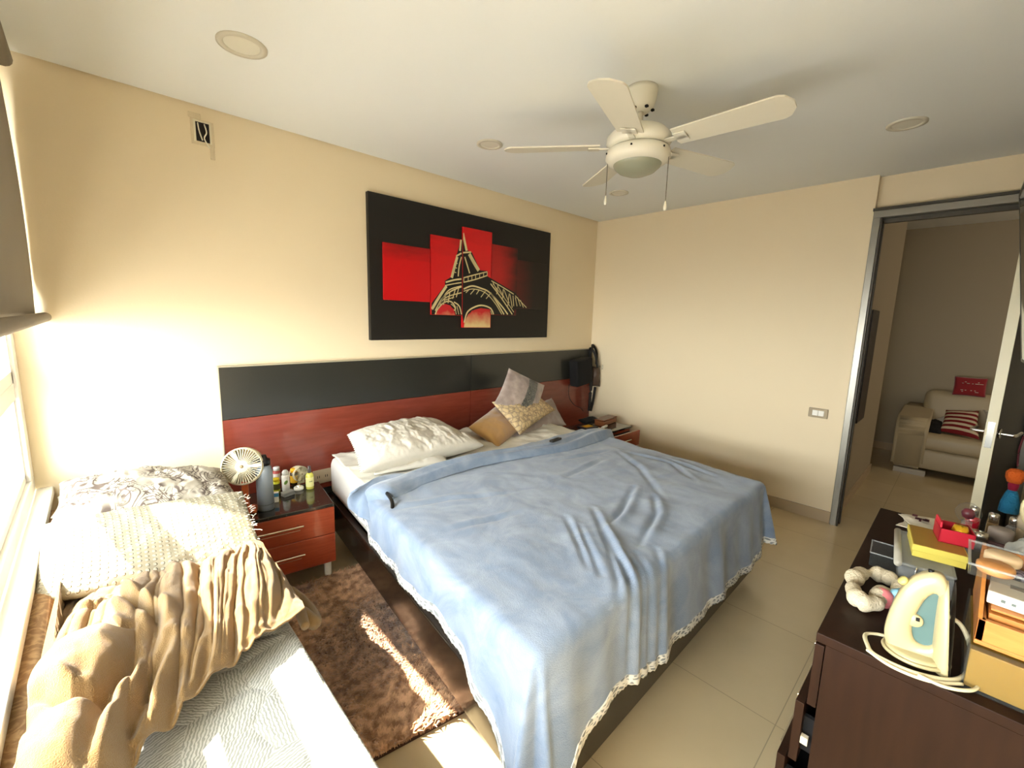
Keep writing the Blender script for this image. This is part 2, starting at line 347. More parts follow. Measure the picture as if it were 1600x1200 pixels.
# ------------------------------------------------------------------ hall and living room seen through the doorway
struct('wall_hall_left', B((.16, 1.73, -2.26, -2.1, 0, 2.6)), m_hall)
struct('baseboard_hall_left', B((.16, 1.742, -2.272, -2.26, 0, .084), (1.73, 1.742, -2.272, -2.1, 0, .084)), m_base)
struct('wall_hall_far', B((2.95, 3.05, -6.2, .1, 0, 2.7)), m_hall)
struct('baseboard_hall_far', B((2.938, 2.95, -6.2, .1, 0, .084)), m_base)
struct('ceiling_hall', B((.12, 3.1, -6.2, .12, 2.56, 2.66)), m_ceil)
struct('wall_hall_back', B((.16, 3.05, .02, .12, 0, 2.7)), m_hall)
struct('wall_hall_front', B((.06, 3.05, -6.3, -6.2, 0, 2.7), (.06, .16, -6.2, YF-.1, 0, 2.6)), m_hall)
tag(obj('hall_picture', B((.30, .62, -2.285, -2.262, .72, 1.58), bev=.004), M('dark_frame_panel', '#1e1712', .4)), 'dark narrow panel hanging on the hall wall just past the door frame', 'wall panel')
m_sofa = M('beige_leather_sofa', '#b7a684', .45, bump=.08, bscale=30)
sf = thing('sofa', 'cream leather sofa with rounded arm in the living room beyond the doorway', 'sofa', (1.98, -2.42, 0))
# local: +x = back, -y = along sofa
obj('sofa_base', B((.02, .85, -2.0, -.16, .07, .27), bev=.03, seg=3), m_sofa, sf, True)
for k in range(2): obj('seat_cushion', B((.0, .62, -.17-.86*(k+1), -.17-.86*k, .27, .42), bev=.05, seg=4), m_sofa, sf, True)
def arm(y0):
    t = bmesh.new(); n = 14; pr = []
    for i in range(n+1): # arm outline in x-z (front view from the side)
        a = i/n; pr.append((.86*a, .52+.06*math.sin(a*math.pi)+.03*a))
    out = [(0.0, .06), (0.0, .42), (-.03, .47), (-.035, .52), (.0, .565), (.08, .58), (.3, .585), (.6, .61), (.86, .62), (.86, .06)]
    vs = [[t.verts.new((x, y, z)) for x, z in out] for y in (y0, y0-.24)]
    t.faces.new(vs[0]); t.faces.new(vs[1][::-1])
    for i in range(len(out)): t.faces.new((vs[0][i], vs[1][i], vs[1][(i+1) % len(out)], vs[0][(i+1) % len(out)]))
    bmesh.ops.bevel(t, geom=[e for e in t.edges], offset=.025, segments=3, affect='EDGES'); return t
obj('armrest', arm(.03), m_sofa, sf, True); obj('armrest', arm(-1.95), m_sofa, sf, True)
for k in range(2):
    bm = B((.56, .88, -.12-.88*(k+1), -.12-.88*k, .40, .80), bev=.07, seg=4); bmesh.ops.rotate(bm, verts=bm.verts, cent=(.7, 0, .4), matrix=Matrix.Rotation(.12, 3, 'Y')); obj('back_cushion', bm, m_sofa, sf, True)
m_ft = M('pale_sofa_foot', '#b5ad9c', .6)
obj('sofa_foot', B((.0, .06, -.24, .0, 0, .05)), m_ft, sf); obj('sofa_foot', B((.0, .06, -2.15, -1.95, 0, .05)), m_ft, sf)
m_red = M('red_velvet', '#8e1018', .8, sheen=.4)
rp = thing('red_cushion', 'red square cushion with pale lettering on top of the sofa back', 'cushion', (2.60, -2.86, .78), math.radians(4))
pc = pillow('cushion_body', [(-.02, .12, 0), (-.02, -.12, 0), (.02, -.12, .19), (.02, .12, .19)], .06, m_red, rp, n=20, wr=.002, pinch=.04)
cr = M('pale_print', '#c9b9a8', .8); random.seed(4)
bm = bmesh.new()
for k in range(22):
    y = random.uniform(-.085, .085); z = random.choice((.045, .06, .13, .145)); B((-.036, -.034, y-.006, y+.006, z-.003, z+.003), bm=bm)
obj('printed_lettering', bm, cr, rp)
m_str = M('red_white_striped_cloth', '#7d1418', .85)
g = G(m_str); uvx = g.n('ShaderNodeSeparateXYZ', {0: g.tc.outputs['UV']}).outputs[1]
st = g.math('GREATER_THAN', g.math('FRACT', g.math('MULTIPLY', uvx, 14.)), .52); g.col(g.mix(st, L('#7d1418'), L('#d6c3a2')))
m_str2 = m_str
tag(pillow('striped_cushion', [(2.10, -2.98, .43), (2.20, -2.70, .44), (2.52, -2.72, .62), (2.42, -2.95, .66)], .09, m_str, n=24, wr=.004, seed=3), 'red and white striped cushion on the sofa, leaning back at an angle', 'cushion')
tag(pillow('striped_cushion', [(2.04, -3.32, .43), (2.06, -3.0, .43), (2.36, -3.0, .50), (2.36, -3.32, .50)], .08, m_str, n=24, wr=.004, seed=8), 'red and white striped cushion lying flat on the sofa beside the door edge', 'cushion')
m_lin = M('white_laundry', '#d8d4c8', .9, bump=.2, bscale=40); m_blk = M('black_cloth', '#0e0c0b', .9)
tag(pillow('folded_laundry', [(2.36, -2.84, .55), (2.36, -2.60, .44), (2.62, -2.60, .46), (2.62, -2.84, .58)], .08, m_lin, n=24, wr=.02, seed=4), 'white crumpled cloth on the sofa behind the leaning striped cushion', 'laundry')
tag(pillow('folded_laundry', [(2.25, -3.25, .56), (2.25, -3.0, .60), (2.55, -2.98, .66), (2.55, -3.25, .62)], .10, m_lin, n=24, wr=.03, seed=9), 'white crumpled cloth heaped on the flat striped cushion', 'laundry')
tag(pillow('dark_garment', [(2.14, -2.72, .425), (2.14, -2.60, .425), (2.45, -2.60, .50), (2.45, -2.72, .50)], .09, m_blk, n=24, wr=.02, seed=5), 'black cloth tucked between sofa arm and striped cushion', 'clothing')
# something red hanging from the door handle
dk = thing('doll_keychain', 'small yarn doll with orange head and blue skirt hanging from the door handle', 'doll', (-.60, -3.04, .60))
obj('yarn_head', lathe([(0, .10), (.025, .105), (.034, .13), (.034, .155), (.022, .172), (0, .176)], 16), M('orange_yarn', '#e0641c', .95, bump=1, bscale=120), dk, True)
obj('yarn_neck', lathe([(0, .06), (.016, .065), (.02, .095), (.014, .11), (0, .11)], 14), M('dark_red_yarn', '#8f1130', .9), dk, True)
obj('yarn_skirt', lathe([(0, -.05), (.036, -.05), (.034, 0), (.022, .05), (.014, .07), (0, .07)], 16), M('blue_yarn', '#2a7fa8', .95, bump=1, bscale=120), dk, True)
obj('hanging_cord', tube([(0, 0, .19), (.005, .005, .27), (.0, .0, .345)], .004, 6), M('dark_red_cord', '#4a0d14', .8), dk)
# ------------------------------------------------------------------ headboard
m_hbk = M('black_gloss_laminate', '#2a2a25', .32, coat=.3)
m_hrd = M('red_brown_gloss_wood', '#6f2a1a', .22, coat=.4)
g = G(m_hrd); wv = g.n('ShaderNodeTexNoise', {'Vector': g.n('ShaderNodeMapping', {'Vector': g.tc.outputs['Object'], 'Scale': (2, 8, 16)}).outputs[0], 'Scale': 2.2, 'Detail': 6, 'Distortion': .8}).outputs['Fac']
g.col(g.mix(wv, L('#6a2b1d'), L('#8a4030')))
m_hcap = M('pale_metal_edge', '#b9b09a', .4, metal=.3)
hb = thing('headboard', 'wide glossy headboard, black above and red-brown below, fixed along the wall', 'headboard', (-1.70, -.002, 0))
for a, b_ in ((-1.685, .038), (.042, 1.68)):
    obj('upper_panel', B((a, b_, -.03, 0, .853, 1.143), bev=.0015), m_hbk, hb)
    obj('lower_panel', B((a, b_, -.03, 0, .33, .850), bev=.0015), m_hrd, hb)
    obj('skirting_panel', B((a, b_, -.028, 0, .09, .327), bev=.0015), m_hbk, hb)
obj('edge_trim', B((-1.69, 1.68, -.032, 0, 1.143, 1.149), (-1.69, -1.685, -.032, 0, .09, 1.143)), m_hcap, hb)
ow = thing('wall_socket', 'beige double socket plate beside the near nightstand', 'socket', (-2.865, -.0305, .41))
obj('socket_plate', B((-.06, .06, -.008, 0, -.045, .045), bev=.002), M('beige_plastic', '#a9987c', .5), ow)
obj('socket_hole', B(*[(x+s, x+s+.004, -.0085, -.007, -.008, .008) for x in (-.03, .02) for s in (-.006, .006)]), M('socket_hole_black', '#15110c', .8), ow)

# ------------------------------------------------------------------ painting
m_cv = M('black_canvas', '#17140f', .55, bump=.05, bscale=400)
px0, px1, pz0, pz1 = -2.515, -.756, 1.276, 2.226
pt = thing('wall_painting', 'black canvas with five raised red panels showing an iron lattice tower', 'painting', ((px0+px1)/2, 0, pz0))
XC = (px0+px1)/2
obj('canvas', B((px0-XC, px1-XC, -.035, 0, 0, pz1-pz0), bev=.002), m_cv, pt)
def redmat(nm, dark, hot, z_top, z_bot, x_dark=None, base='#120b09', level=1.):
    m = M(nm, '#b01014', .35); g = G(m); s = g.n('ShaderNodeSeparateXYZ', {0: g.tc.outputs['Object']})
    n1 = g.n('ShaderNodeTexNoise', {'Vector': g.n('ShaderNodeMapping', {'Vector': g.tc.outputs['Object'], 'Scale': (2.5, 1, 9)}).outputs[0], 'Scale': 1.6, 'Detail': 7, 'Distortion': .4}).outputs['Fac']
    f = g.math('ADD', g.ramp(s.outputs[2], z_bot, z_top), g.math('MULTIPLY', g.math('SUBTRACT', n1, .5), 1.1))
    c = g.mix(g.ramp(f, .25, 1.15), L(hot), L(dark))
    if x_dark: c = g.mix(g.ramp(g.math('ADD', s.outputs[0], g.math('MULTIPLY', n1, .1)), x_dark[0], x_dark[1]), c, L(base))
    g.col(c); return m
PAN = [ # x0 x1 z0 z1 material
 ((-2.4238, -0.0450, 1.9222), (-2.0582, -0.0450, 1.5477), redmat('red_sky_paint_a', '#5a0f0d', '#cf1016', .70, .48)),
 ((-2.0518, -0.0450, 2.0250), (-1.7690, -0.0450, 1.4573), redmat('red_sky_paint_b', '#9c1212', '#d61318', .9, .5)),
 ((-1.7675, -0.0450, 2.1222), (-1.4740, -0.0450, 1.3645), redmat('red_sky_paint_c', '#b81214', '#da161a', 1.0, .6)),
 ((-1.4805, -0.0450, 2.0338), (-1.1825, -0.0450, 1.4707), redmat('red_sky_paint_d', '#8d1213', '#b81417', .8, .5, (.30, .52))),
 ((-1.1854, -0.0450, 1.9407), (-0.8128, -0.0450, 1.5319), redmat('red_sky_paint_e', '#4a0d0c', '#5e0f0f', .7, .5, (.42, .72))),
]
m_crm = M('cream_tower_paint', '#d8c893', .5, vary=.15, vscale=60); m_tbl = M('black_tower_paint', '#120f0b', .5)
rects = []
for k, (a, b_, mt) in enumerate(PAN):
    x0, x1 = a[0]-XC, b_[0]-XC; zt, zb = a[2]-pz0, b_[2]-pz0
    rects.append((x0, x1, zb, zt))
pn = []
for r, (_, _, mt) in zip(rects, PAN):
    pn.append(obj('picture_panel', B((r[0], r[1], -.048, -.035, r[2], r[3]), bev=.001), mt, pt))
def PP(u, v): # crop pixels (x4.285) -> painting plane
    return (u, v)
TW = {}
def poly_on(name, polys, mat, yy):
    for i, r in enumerate(rects):
        bm = bmesh.new(); n = 0
        for P in polys:
            Q = quadclip(P, r[0]+.002, r[1]-.002, r[2]+.002, r[3]-.002)
            if len(Q) < 3: continue
            try:
                f = bm.faces.new([bm.verts.new((x, yy, z)) for x, z in Q]); n += 1
            except Exception: pass
        if n:
            e = bmesh.ops.extrude_face_region(bm, geom=bm.faces[:]); bmesh.ops.translate(bm, verts=[v for v in e['geom'] if isinstance(v, bmesh.types.BMVert)], vec=(0, .0006, 0))
            obj(name, bm, mat, pn[i])
        else: bm.free()
def stroke(pts, wd, n=6):
    P = [(p[0]-XC, p[2]-pz0) for p in pts]; out = []
    if len(P) > 2: P = [(v.x, v.z) for v in cat([(x, 0, z) for x, z in P], n)]
    for a, b_ in zip(P, P[1:]):
        dx, dz = b_[0]-a[0], b_[1]-a[1]; l = math.hypot(dx, dz) or 1; nx, nz_ = -dz/l*wd/2, dx/l*wd/2
        out.append([(a[0]+nx, a[1]+nz_), (a[0]-nx, a[1]-nz_), (b_[0]-nx, b_[1]-nz_), (b_[0]+nx, b_[1]+nz_)])
    return out
def pl(*pts): return [(p[0]-XC, p[2]-pz0) for p in pts]
poly_on('tower_silhouette', [pl((-1.7814, -0.0490, 2.0351), (-1.7673, -0.0490, 2.0371), (-1.7161, -0.0490, 1.9501), (-1.6794, -0.0490, 1.9434), (-1.5946, -0.0490, 1.8159), (-1.5169, -0.0490, 1.8171), (-1.5159, -0.0490, 1.7761), (-1.2012, -0.0490, 1.6643), (-1.0488, -0.0490, 1.5430), (-1.2049, -0.0490, 1.5248), (-1.2117, -0.0490, 1.4672), (-1.4779, -0.0490, 1.4649), (-1.4685, -0.0490, 1.4797), (-1.5494, -0.0490, 1.5135), (-1.6723, -0.0490, 1.4978), (-1.7526, -0.0490, 1.4031), (-1.7634, -0.0490, 1.4549), (-1.8321, -0.0490, 1.4567), (-1.8466, -0.0490, 1.5038), (-1.9158, -0.0490, 1.5348), (-1.9828, -0.0490, 1.5103), (-2.0156, -0.0490, 1.4525), (-2.0481, -0.0490, 1.4518), (-2.0479, -0.0490, 1.5403), (-1.9299, -0.0490, 1.6767), (-1.9300, -0.0490, 1.7093), (-1.8760, -0.0490, 1.7409), (-1.8221, -0.0490, 1.9155))], m_tbl, -.0488)
S = []
W1 = .008
S += stroke([(-1.7842, -0.0490, 2.0293), (-1.7944, -0.0490, 1.9407)], .016) + stroke([(-1.7678, -0.0490, 2.0751), (-1.7500, -0.0490, 2.0121), (-1.7305, -0.0490, 1.9484)], .020)
S += stroke([(-1.8289, -0.0490, 1.8984), (-1.7802, -0.0490, 1.9259)], .012) + stroke([(-1.7661, -0.0490, 1.9309), (-1.6868, -0.0490, 1.9447)], .012)
S += stroke([(-1.8192, -0.0490, 1.8940), (-1.8489, -0.0490, 1.8035), (-1.8691, -0.0490, 1.7359)], .022) + stroke([(-1.7799, -0.0490, 1.8984), (-1.8003, -0.0490, 1.8301), (-1.8094, -0.0490, 1.7518)], .010)
S += stroke([(-1.7056, -0.0490, 1.9291), (-1.6560, -0.0490, 1.8670), (-1.6082, -0.0490, 1.8123)], .030) + stroke([(-1.7486, -0.0490, 1.9019), (-1.7218, -0.0490, 1.8379), (-1.6990, -0.0490, 1.7836)], .011)
S += stroke([(-1.9233, -0.0490, 1.6990), (-1.8483, -0.0490, 1.7211), (-1.7781, -0.0490, 1.7343)], .012) + stroke([(-1.9299, -0.0490, 1.6745), (-1.8481, -0.0490, 1.6935), (-1.7778, -0.0490, 1.7075)], .008)
S += stroke([(-1.7567, -0.0490, 1.7450), (-1.6469, -0.0490, 1.7768), (-1.5214, -0.0490, 1.8109)], .009) + stroke([(-1.7563, -0.0490, 1.7113), (-1.6463, -0.0490, 1.7401), (-1.5208, -0.0490, 1.7816)], .009)
for u_ in [[(-1.7553, -0.0490, 1.7473), (-1.7548, -0.0490, 1.7091)], [(-1.7133, -0.0490, 1.7575), (-1.7128, -0.0490, 1.7202)], [(-1.6767, -0.0490, 1.7685), (-1.6761, -0.0490, 1.7309)], [(-1.6394, -0.0490, 1.7774), (-1.6388, -0.0490, 1.7407)], [(-1.5987, -0.0490, 1.7901), (-1.5980, -0.0490, 1.7555)], [(-1.5588, -0.0490, 1.8017), (-1.5580, -0.0490, 1.7668)], [(-1.5215, -0.0490, 1.8132), (-1.5207, -0.0490, 1.7781)]]: S += stroke(u_, .006)
S += stroke([(-2.0454, -0.0490, 1.4973), (-1.9829, -0.0490, 1.5866), (-1.9164, -0.0490, 1.6722)], .022) + stroke([(-2.0156, -0.0490, 1.4874), (-1.9563, -0.0490, 1.5770), (-1.8753, -0.0490, 1.6364), (-1.7774, -0.0490, 1.6760)], .010)
S += stroke([(-1.9563, -0.0490, 1.5770), (-1.8891, -0.0490, 1.6466), (-1.7775, -0.0490, 1.6817)], .008) + stroke([(-1.9960, -0.0490, 1.5207), (-1.9160, -0.0490, 1.5900), (-1.7769, -0.0490, 1.6310)], .008)
S += stroke([(-1.7557, -0.0490, 1.6605), (-1.6754, -0.0490, 1.6886), (-1.5841, -0.0490, 1.6773), (-1.4889, -0.0490, 1.6477), (-1.3539, -0.0490, 1.5447), (-1.2829, -0.0490, 1.4782)], .012)
S += stroke([(-1.7555, -0.0490, 1.6436), (-1.6601, -0.0490, 1.6666), (-1.5366, -0.0490, 1.6449), (-1.4298, -0.0490, 1.5662), (-1.3518, -0.0490, 1.4765)], .007)
S += stroke([(-1.4826, -0.0490, 1.7196), (-1.3558, -0.0490, 1.6063), (-1.2300, -0.0490, 1.4795)], .010) + stroke([(-1.4808, -0.0490, 1.6481), (-1.4050, -0.0490, 1.5672), (-1.3262, -0.0490, 1.4771)], .012)
S += stroke([(-1.4752, -0.0490, 1.7439), (-1.3588, -0.0490, 1.7041), (-1.2185, -0.0490, 1.6507)], .008) + stroke([(-1.4585, -0.0490, 1.7213), (-1.3218, -0.0490, 1.6079), (-1.2129, -0.0490, 1.4991)], .006)
random.seed(7)
for a, b_ in [((-1.4588, -0.0490, 1.7332), (-1.3991, -0.0490, 1.6529)), ((-1.4009, -0.0490, 1.7134), (-1.4153, -0.0490, 1.6398)), ((-1.4091, -0.0490, 1.7128), (-1.3307, -0.0490, 1.6198)), ((-1.3414, -0.0490, 1.6869), (-1.3473, -0.0490, 1.6067)), ((-1.3327, -0.0490, 1.6813), (-1.2687, -0.0490, 1.5730)), ((-1.2715, -0.0490, 1.6540), (-1.2852, -0.0490, 1.5472)), ((-1.2626, -0.0490, 1.6483), (-1.2321, -0.0490, 1.5366)), ((-1.2269, -0.0490, 1.6377), (-1.2148, -0.0490, 1.5499)), ((-1.9762, -0.0490, 1.5215), (-1.9563, -0.0490, 1.5770)), ((-1.9428, -0.0490, 1.5337), (-1.9229, -0.0490, 1.6116)), ((-1.9022, -0.0490, 1.5464), (-1.8862, -0.0490, 1.6247)), ((-1.8611, -0.0490, 1.5816), (-1.8338, -0.0490, 1.6556)), ((-1.8263, -0.0490, 1.5945), (-1.8029, -0.0490, 1.6654)), ((-1.9362, -0.0490, 1.5670), (-1.8473, -0.0490, 1.5935)), ((-1.7336, -0.0490, 1.6335), (-1.6973, -0.0490, 1.6643)), ((-1.6893, -0.0490, 1.6246), (-1.6450, -0.0490, 1.6676)), ((-1.6292, -0.0490, 1.6279), (-1.5993, -0.0490, 1.6647)), ((-1.5827, -0.0490, 1.6070), (-1.5368, -0.0490, 1.6567)), ((-1.5276, -0.0490, 1.5979), (-1.4886, -0.0490, 1.6357)), ((-1.8354, -0.0490, 1.8486), (-1.8159, -0.0490, 1.8451)), ((-1.8421, -0.0490, 1.8151), (-1.8212, -0.0490, 1.8105)), ((-1.8543, -0.0490, 1.7811), (-1.8279, -0.0490, 1.7768)), ((-1.6708, -0.0490, 1.8655), (-1.6329, -0.0490, 1.8352)), ((-1.6936, -0.0490, 1.9081), (-1.6638, -0.0490, 1.8889)), ((-1.1998, -0.0490, 1.6265), (-1.1752, -0.0490, 1.5513)), ((-1.1728, -0.0490, 1.6279), (-1.1333, -0.0490, 1.5529)), ((-1.1354, -0.0490, 1.6042), (-1.0957, -0.0490, 1.5413)), ((-1.2003, -0.0490, 1.6391), (-1.0582, -0.0490, 1.5426))]: S += stroke([a, b_], .007)
S += stroke([(-1.8465, -0.0490, 1.4925), (-1.8326, -0.0490, 1.5155), (-1.8748, -0.0490, 1.5587), (-1.9361, -0.0490, 1.5505), (-1.9959, -0.0490, 1.4989), (-2.0156, -0.0490, 1.4602)], .010)
S += stroke([(-1.7751, -0.0490, 1.4661), (-1.7973, -0.0490, 1.5281), (-1.8470, -0.0490, 1.5577)], .010) + stroke([(-1.8251, -0.0490, 1.4649), (-1.8397, -0.0490, 1.5153), (-1.8747, -0.0490, 1.5420)], .006) + stroke([(-1.8010, -0.0490, 1.4654), (-1.8186, -0.0490, 1.5273)], .006)
S += stroke([(-1.7482, -0.0490, 1.4032), (-1.7169, -0.0490, 1.4849), (-1.6426, -0.0490, 1.5280), (-1.5658, -0.0490, 1.5427), (-1.4777, -0.0490, 1.5219), (-1.4438, -0.0490, 1.4742)], .012) + stroke([(-1.4772, -0.0490, 1.5038), (-1.4601, -0.0490, 1.4702)], .006)
poly_on('tower_strokes', S, m_crm, -.0494)
m_rc = M('red_and_cream_arch_paint', '#c83a30', .5, vary=.25, vscale=30)
g = G(m_rc); s_ = g.n('ShaderNodeSeparateXYZ', {0: g.tc.outputs['Object']}); n1 = g.noise(14., 4)
g.col(g.mix(g.ramp(g.math('ADD', s_.outputs[2], g.math('MULTIPLY', n1, .12)), .16, .27), L('#dcc489'), L('#c41f26')))
poly_on('arch_opening', [pl((-2.0117, -0.0490, 1.4526), (-2.0025, -0.0490, 1.4878), (-1.9762, -0.0490, 1.5215), (-1.9294, -0.0490, 1.5398), (-1.8815, -0.0490, 1.5306), (-1.8465, -0.0490, 1.4925), (-1.8392, -0.0490, 1.4566)), pl((-1.7506, -0.0490, 1.3625), (-1.7425, -0.0490, 1.4148), (-1.7092, -0.0490, 1.4677), (-1.6498, -0.0490, 1.5044), (-1.5809, -0.0490, 1.5208), (-1.4823, -0.0490, 1.5133), (-1.4786, -0.0490, 1.3635))], m_rc, -.0491)

# ------------------------------------------------------------------ bed
m_frm = M('dark_brown_bed_frame', '#241a12', .25, coat=.2)
Q0 = [Vector(p) for p in ((-2.86, -.06, 0), (-3.09, -2.13, 0), (-1.19, -2.10, 0), (-.97, -.06, 0))] # head-left, foot-left, foot-right, head-right
def Q(a, b): return Q0[0]*(1-a)*(1-b)+Q0[1]*(1-a)*b+Q0[2]*a*b+Q0[3]*a*(1-b)
def slab(ins, z0, z1, bev=.0, bm=None, seg=3, a0=0, a1=1, b0=0, b1=1):
    t = bmesh.new(); c = [Q(a0, b0), Q(a0, b1), Q(a1, b1), Q(a1, b0)]; ce = sum(c, Vector())/4
    c = [p+(ce-p).normalized()*ins for p in c]
    v0 = [t.verts.new((p.x, p.y, z0)) for p in c]; v1 = [t.verts.new((p.x, p.y, z1)) for p in c]
    t.faces.new(v0[::-1]); t.faces.new(v1)
    for i in range(4): t.faces.new((v0[i], v0[(i+1) % 4], v1[(i+1) % 4], v1[i]))
    if bev: bmesh.ops.bevel(t, geom=t.edges[:], offset=bev, segments=seg, affect='EDGES', profile=.5)
    return join(bm or bmesh.new(), t)
bd = thing('platform_bed', 'low dark brown platform bed standing against the headboard', 'bed', (-2.03, -1.1, 0))
obj('plinth', slab(.27, 0.0, .12), m_frm, bd, world=True)
obj('side_rail', slab(.0, .12, .30, .006, a1=.02), m_frm, bd, world=True)
obj('side_rail', slab(.0, .12, .30, .006, a0=.98), m_frm, bd, world=True)
obj('foot_rail', slab(.0, .05, .30, .006, a0=.021, a1=.979, b0=.98), m_frm, bd, world=True)
obj('slat_base', slab(.0, .12, .26, .0, a0=.0215, a1=.9785, b1=.979), m_frm, bd, world=True)
m_mat = M('white_mattress_cloth', '#d2cec4', .8, bump=.15, bscale=60, vary=.03)
tag(obj('mattress', slab(.03, .303, .552, .05, seg=5), m_mat, smooth=True), 'thick white mattress lying under the blue blanket', 'mattress')
# sheet that shows at the head end
def sheet_z(a, b, s=0): return .556+.012*abs(noise.fractal(Vector((a*8, b*16+s, s)), 1, 2, 4))
n, m = 130, 50; U, V = np.meshgrid(np.linspace(.02, .97, n), np.linspace(.02, .36, m), indexing='ij')
X = np.zeros((n, m, 3))
for i in range(n):
    for j in range(m):
        p = Q(U[i, j], V[i, j]); X[i, j] = (p.x, p.y, sheet_z(U[i, j], V[i, j])+.03*max(0, noise.fractal(Vector((p.x*7+p.y*4, p.y*4, 2)), 1, 2, 3)))
sh = gridmesh('bed_sheet', X, M('white_crumpled_sheet', '#d5d0c1', .85, bump=.1, bscale=80)); solid(sh, .003, 1); recenter(sh)
tag(sh, 'white crumpled sheet showing between pillows and the blue blanket', 'bed sheet')

# blanket ----------------------------------------------------------
m_blue = M('blue_grey_plush_blanket', '#7f8d9e', .95, sheen=.35)
g = G(m_blue); n1 = g.n('ShaderNodeTexNoise', {'Vector': g.tc.outputs['Object'], 'Scale': 4.5, 'Detail': 8, 'Distortion': 1.2, 'Roughness': .62}).outputs['Fac']
g.col(g.mix(g.ramp(n1, .38, .66), L('#6c7c91'), L('#8a96a5'))); g.bump(g.noise(260., 3), .35, .004)
TOP = .575; R0 = .04; qc = sum(Q0, Vector())/4
Qi = [Vector((p.x+(.025 if p.x < -2 else -.025), p.y+(.0 if p.y > -1 else .025), 0)) for p in Q0]
def Qb(a, b): return Qi[0]*(1-a)*(1-b)+Qi[1]*(1-a)*b+Qi[2]*a*b+Qi[3]*a*(1-b)
def drape(a, b, e_l, e_f, e_r, seed=0):
    FL = .12+.34*(e_r/(e_l+e_f+e_r+1e-9))
    """a,b in 0..1 on the mattress, e_* metres of cloth past each edge"""
    p = Qb(a, b)
    dl = Vector((-1, -.02, 0)); df_ = Vector((-.02, -1, 0)); dr = Vector((1, -.02, 0))
    d = Vector((0, 0, 0)); s = 0
    if e_l > 0 or e_r > 0 or e_f > 0:
        dd = dl*e_l+dr*e_r+df_*e_f; s = dd.length; d = dd.normalized()
    if s <= 0: return p, TOP, d, 0
    if s < R0*math.pi/2: o_, dn = R0*math.sin(s/R0), R0*(1-math.cos(s/R0))
    else: o_, dn = R0+(s-R0*math.pi/2)*FL, R0+(s-R0*math.pi/2)*.985
    return p+d*o_, TOP-dn, d, s
FL = .13
bs = np.linspace(.33, 1, 170); as_ = np.linspace(0, 1, 190)
nl, nf, nr_ = 22, 34, 26
rows = [(b, 0.) for b in bs]+[(1., (k+1)/nf) for k in range(nf)]
cols = [(0., -(nl-k)/nl) for k in range(nl)]+[(a, 0.) for a in as_]+[(1., (k+1)/nr_) for k in range(nr_)]
def hem_left(b): return float(np.interp(b, [.3, .36, .45, .6, .75, .85, .93, 1.0], [.10, .12, .18, .20, .17, .20, .27, .42]))
def hem_foot(a): return float(np.interp(a, [0, .05, .15, .3, .5, .8, .93, 1.0], [.45, .33, .30, .33, .35, .37, .37, .34]))
def hem_right(b): return float(np.interp(b, [.3, .8, 1.0], [.2, .28, .36]))
X = np.zeros((len(cols), len(rows), 3)); FLD = np.zeros(X.shape[:2])
for i, (a, ea) in enumerate(cols):
    for j, (b, eb) in enumerate(rows):
        el = er = ef = 0
        if ea < 0: el = -ea*hem_left(b)
        if ea > 0: er = ea*hem_right(b)
        if eb > 0: ef = eb*hem_foot(a)
        if (el or er) and ef: # corner: keep radial length smooth
            r_ = max(abs(ea), eb); th = math.atan2(eb, abs(ea))/(math.pi/2); Lc = .50 if el else .36
            Ls = hem_left(1.) if el else hem_right(1.); Lf = hem_foot(0. if el else 1.)
            ln = r_*(Ls*(1-th)+Lf*th); ang = th*math.pi/2; el_, ef = math.cos(ang)*ln, math.sin(ang)*ln
            if el: el = el_
            else: er = el_
        p, z, d, s = drape(a, b, el, ef, er)
        # vertical waves in the hanging part
        if s > 0:
            thc = math.atan2(eb, abs(ea))/(math.pi/2)
            tt = (b-1)*2.07 if (ea < 0 and eb == 0) else (thc*.30 if ea < 0 else (.30+a*1.9 if ea == 0 else (2.2+(1-thc)*.30 if eb > 0 else 2.5+(1-b)*2)))
            wv_ = (math.sin(tt*17+1.3*math.sin(tt*5))*.6+.4*math.sin(tt*33+2))*.013*min(1, s/.15)**1.5
            if ea != 0 and eb > 0: wv_ += .02*math.sin(thc*math.pi*3)*min(1, s/.3)
            p = p+d*wv_
        X[i, j] = (p.x, p.y, z)
A_, B_ = X[..., 0], X[..., 1]
X[..., 2] += .008*fbm(A_*2.2, B_*2.2, 3.)*1.0+.004*fbm(A_*7, B_*5, 9.)
CR = [[(-2.395, -1.652), (-2.536, -1.833), (-2.648, -1.965)], [(-2.420, -1.743), (-2.537, -1.883), (-2.651, -2.019)], [(-2.225, -1.675), (-2.498, -1.953), (-2.646, -2.087), (-2.716, -2.128)], [(-2.372, -1.843), (-2.547, -2.037), (-2.662, -2.151)], [(-2.257, -1.719), (-2.492, -1.983), (-2.622, -2.122), (-2.731, -2.205), (-2.807, -2.240)], [(-2.438, -1.969), (-2.541, -2.106), (-2.666, -2.223), (-2.760, -2.282)], [(-2.434, -2.022), (-2.526, -2.134), (-2.624, -2.231), (-2.724, -2.314)], [(-2.337, -2.057), (-2.498, -2.183), (-2.620, -2.275)], [(-1.848, -1.666), (-2.159, -1.785), (-2.298, -1.816)], [(-1.866, -1.793), (-2.030, -1.895), (-2.354, -1.997)], [(-1.331, -1.208), (-1.557, -1.535), (-1.856, -1.833)], [(-1.318, -1.275), (-1.325, -1.621), (-1.498, -1.838)], [(-1.880, -1.106), (-1.331, -1.208)], [(-2.001, -1.332), (-1.522, -1.285)], [(-2.980, -1.086), (-2.682, -1.156), (-2.391, -1.299)], [(-1.257, -1.500), (-1.325, -1.892)], [(-2.867, -1.417), (-2.498, -1.496)]]
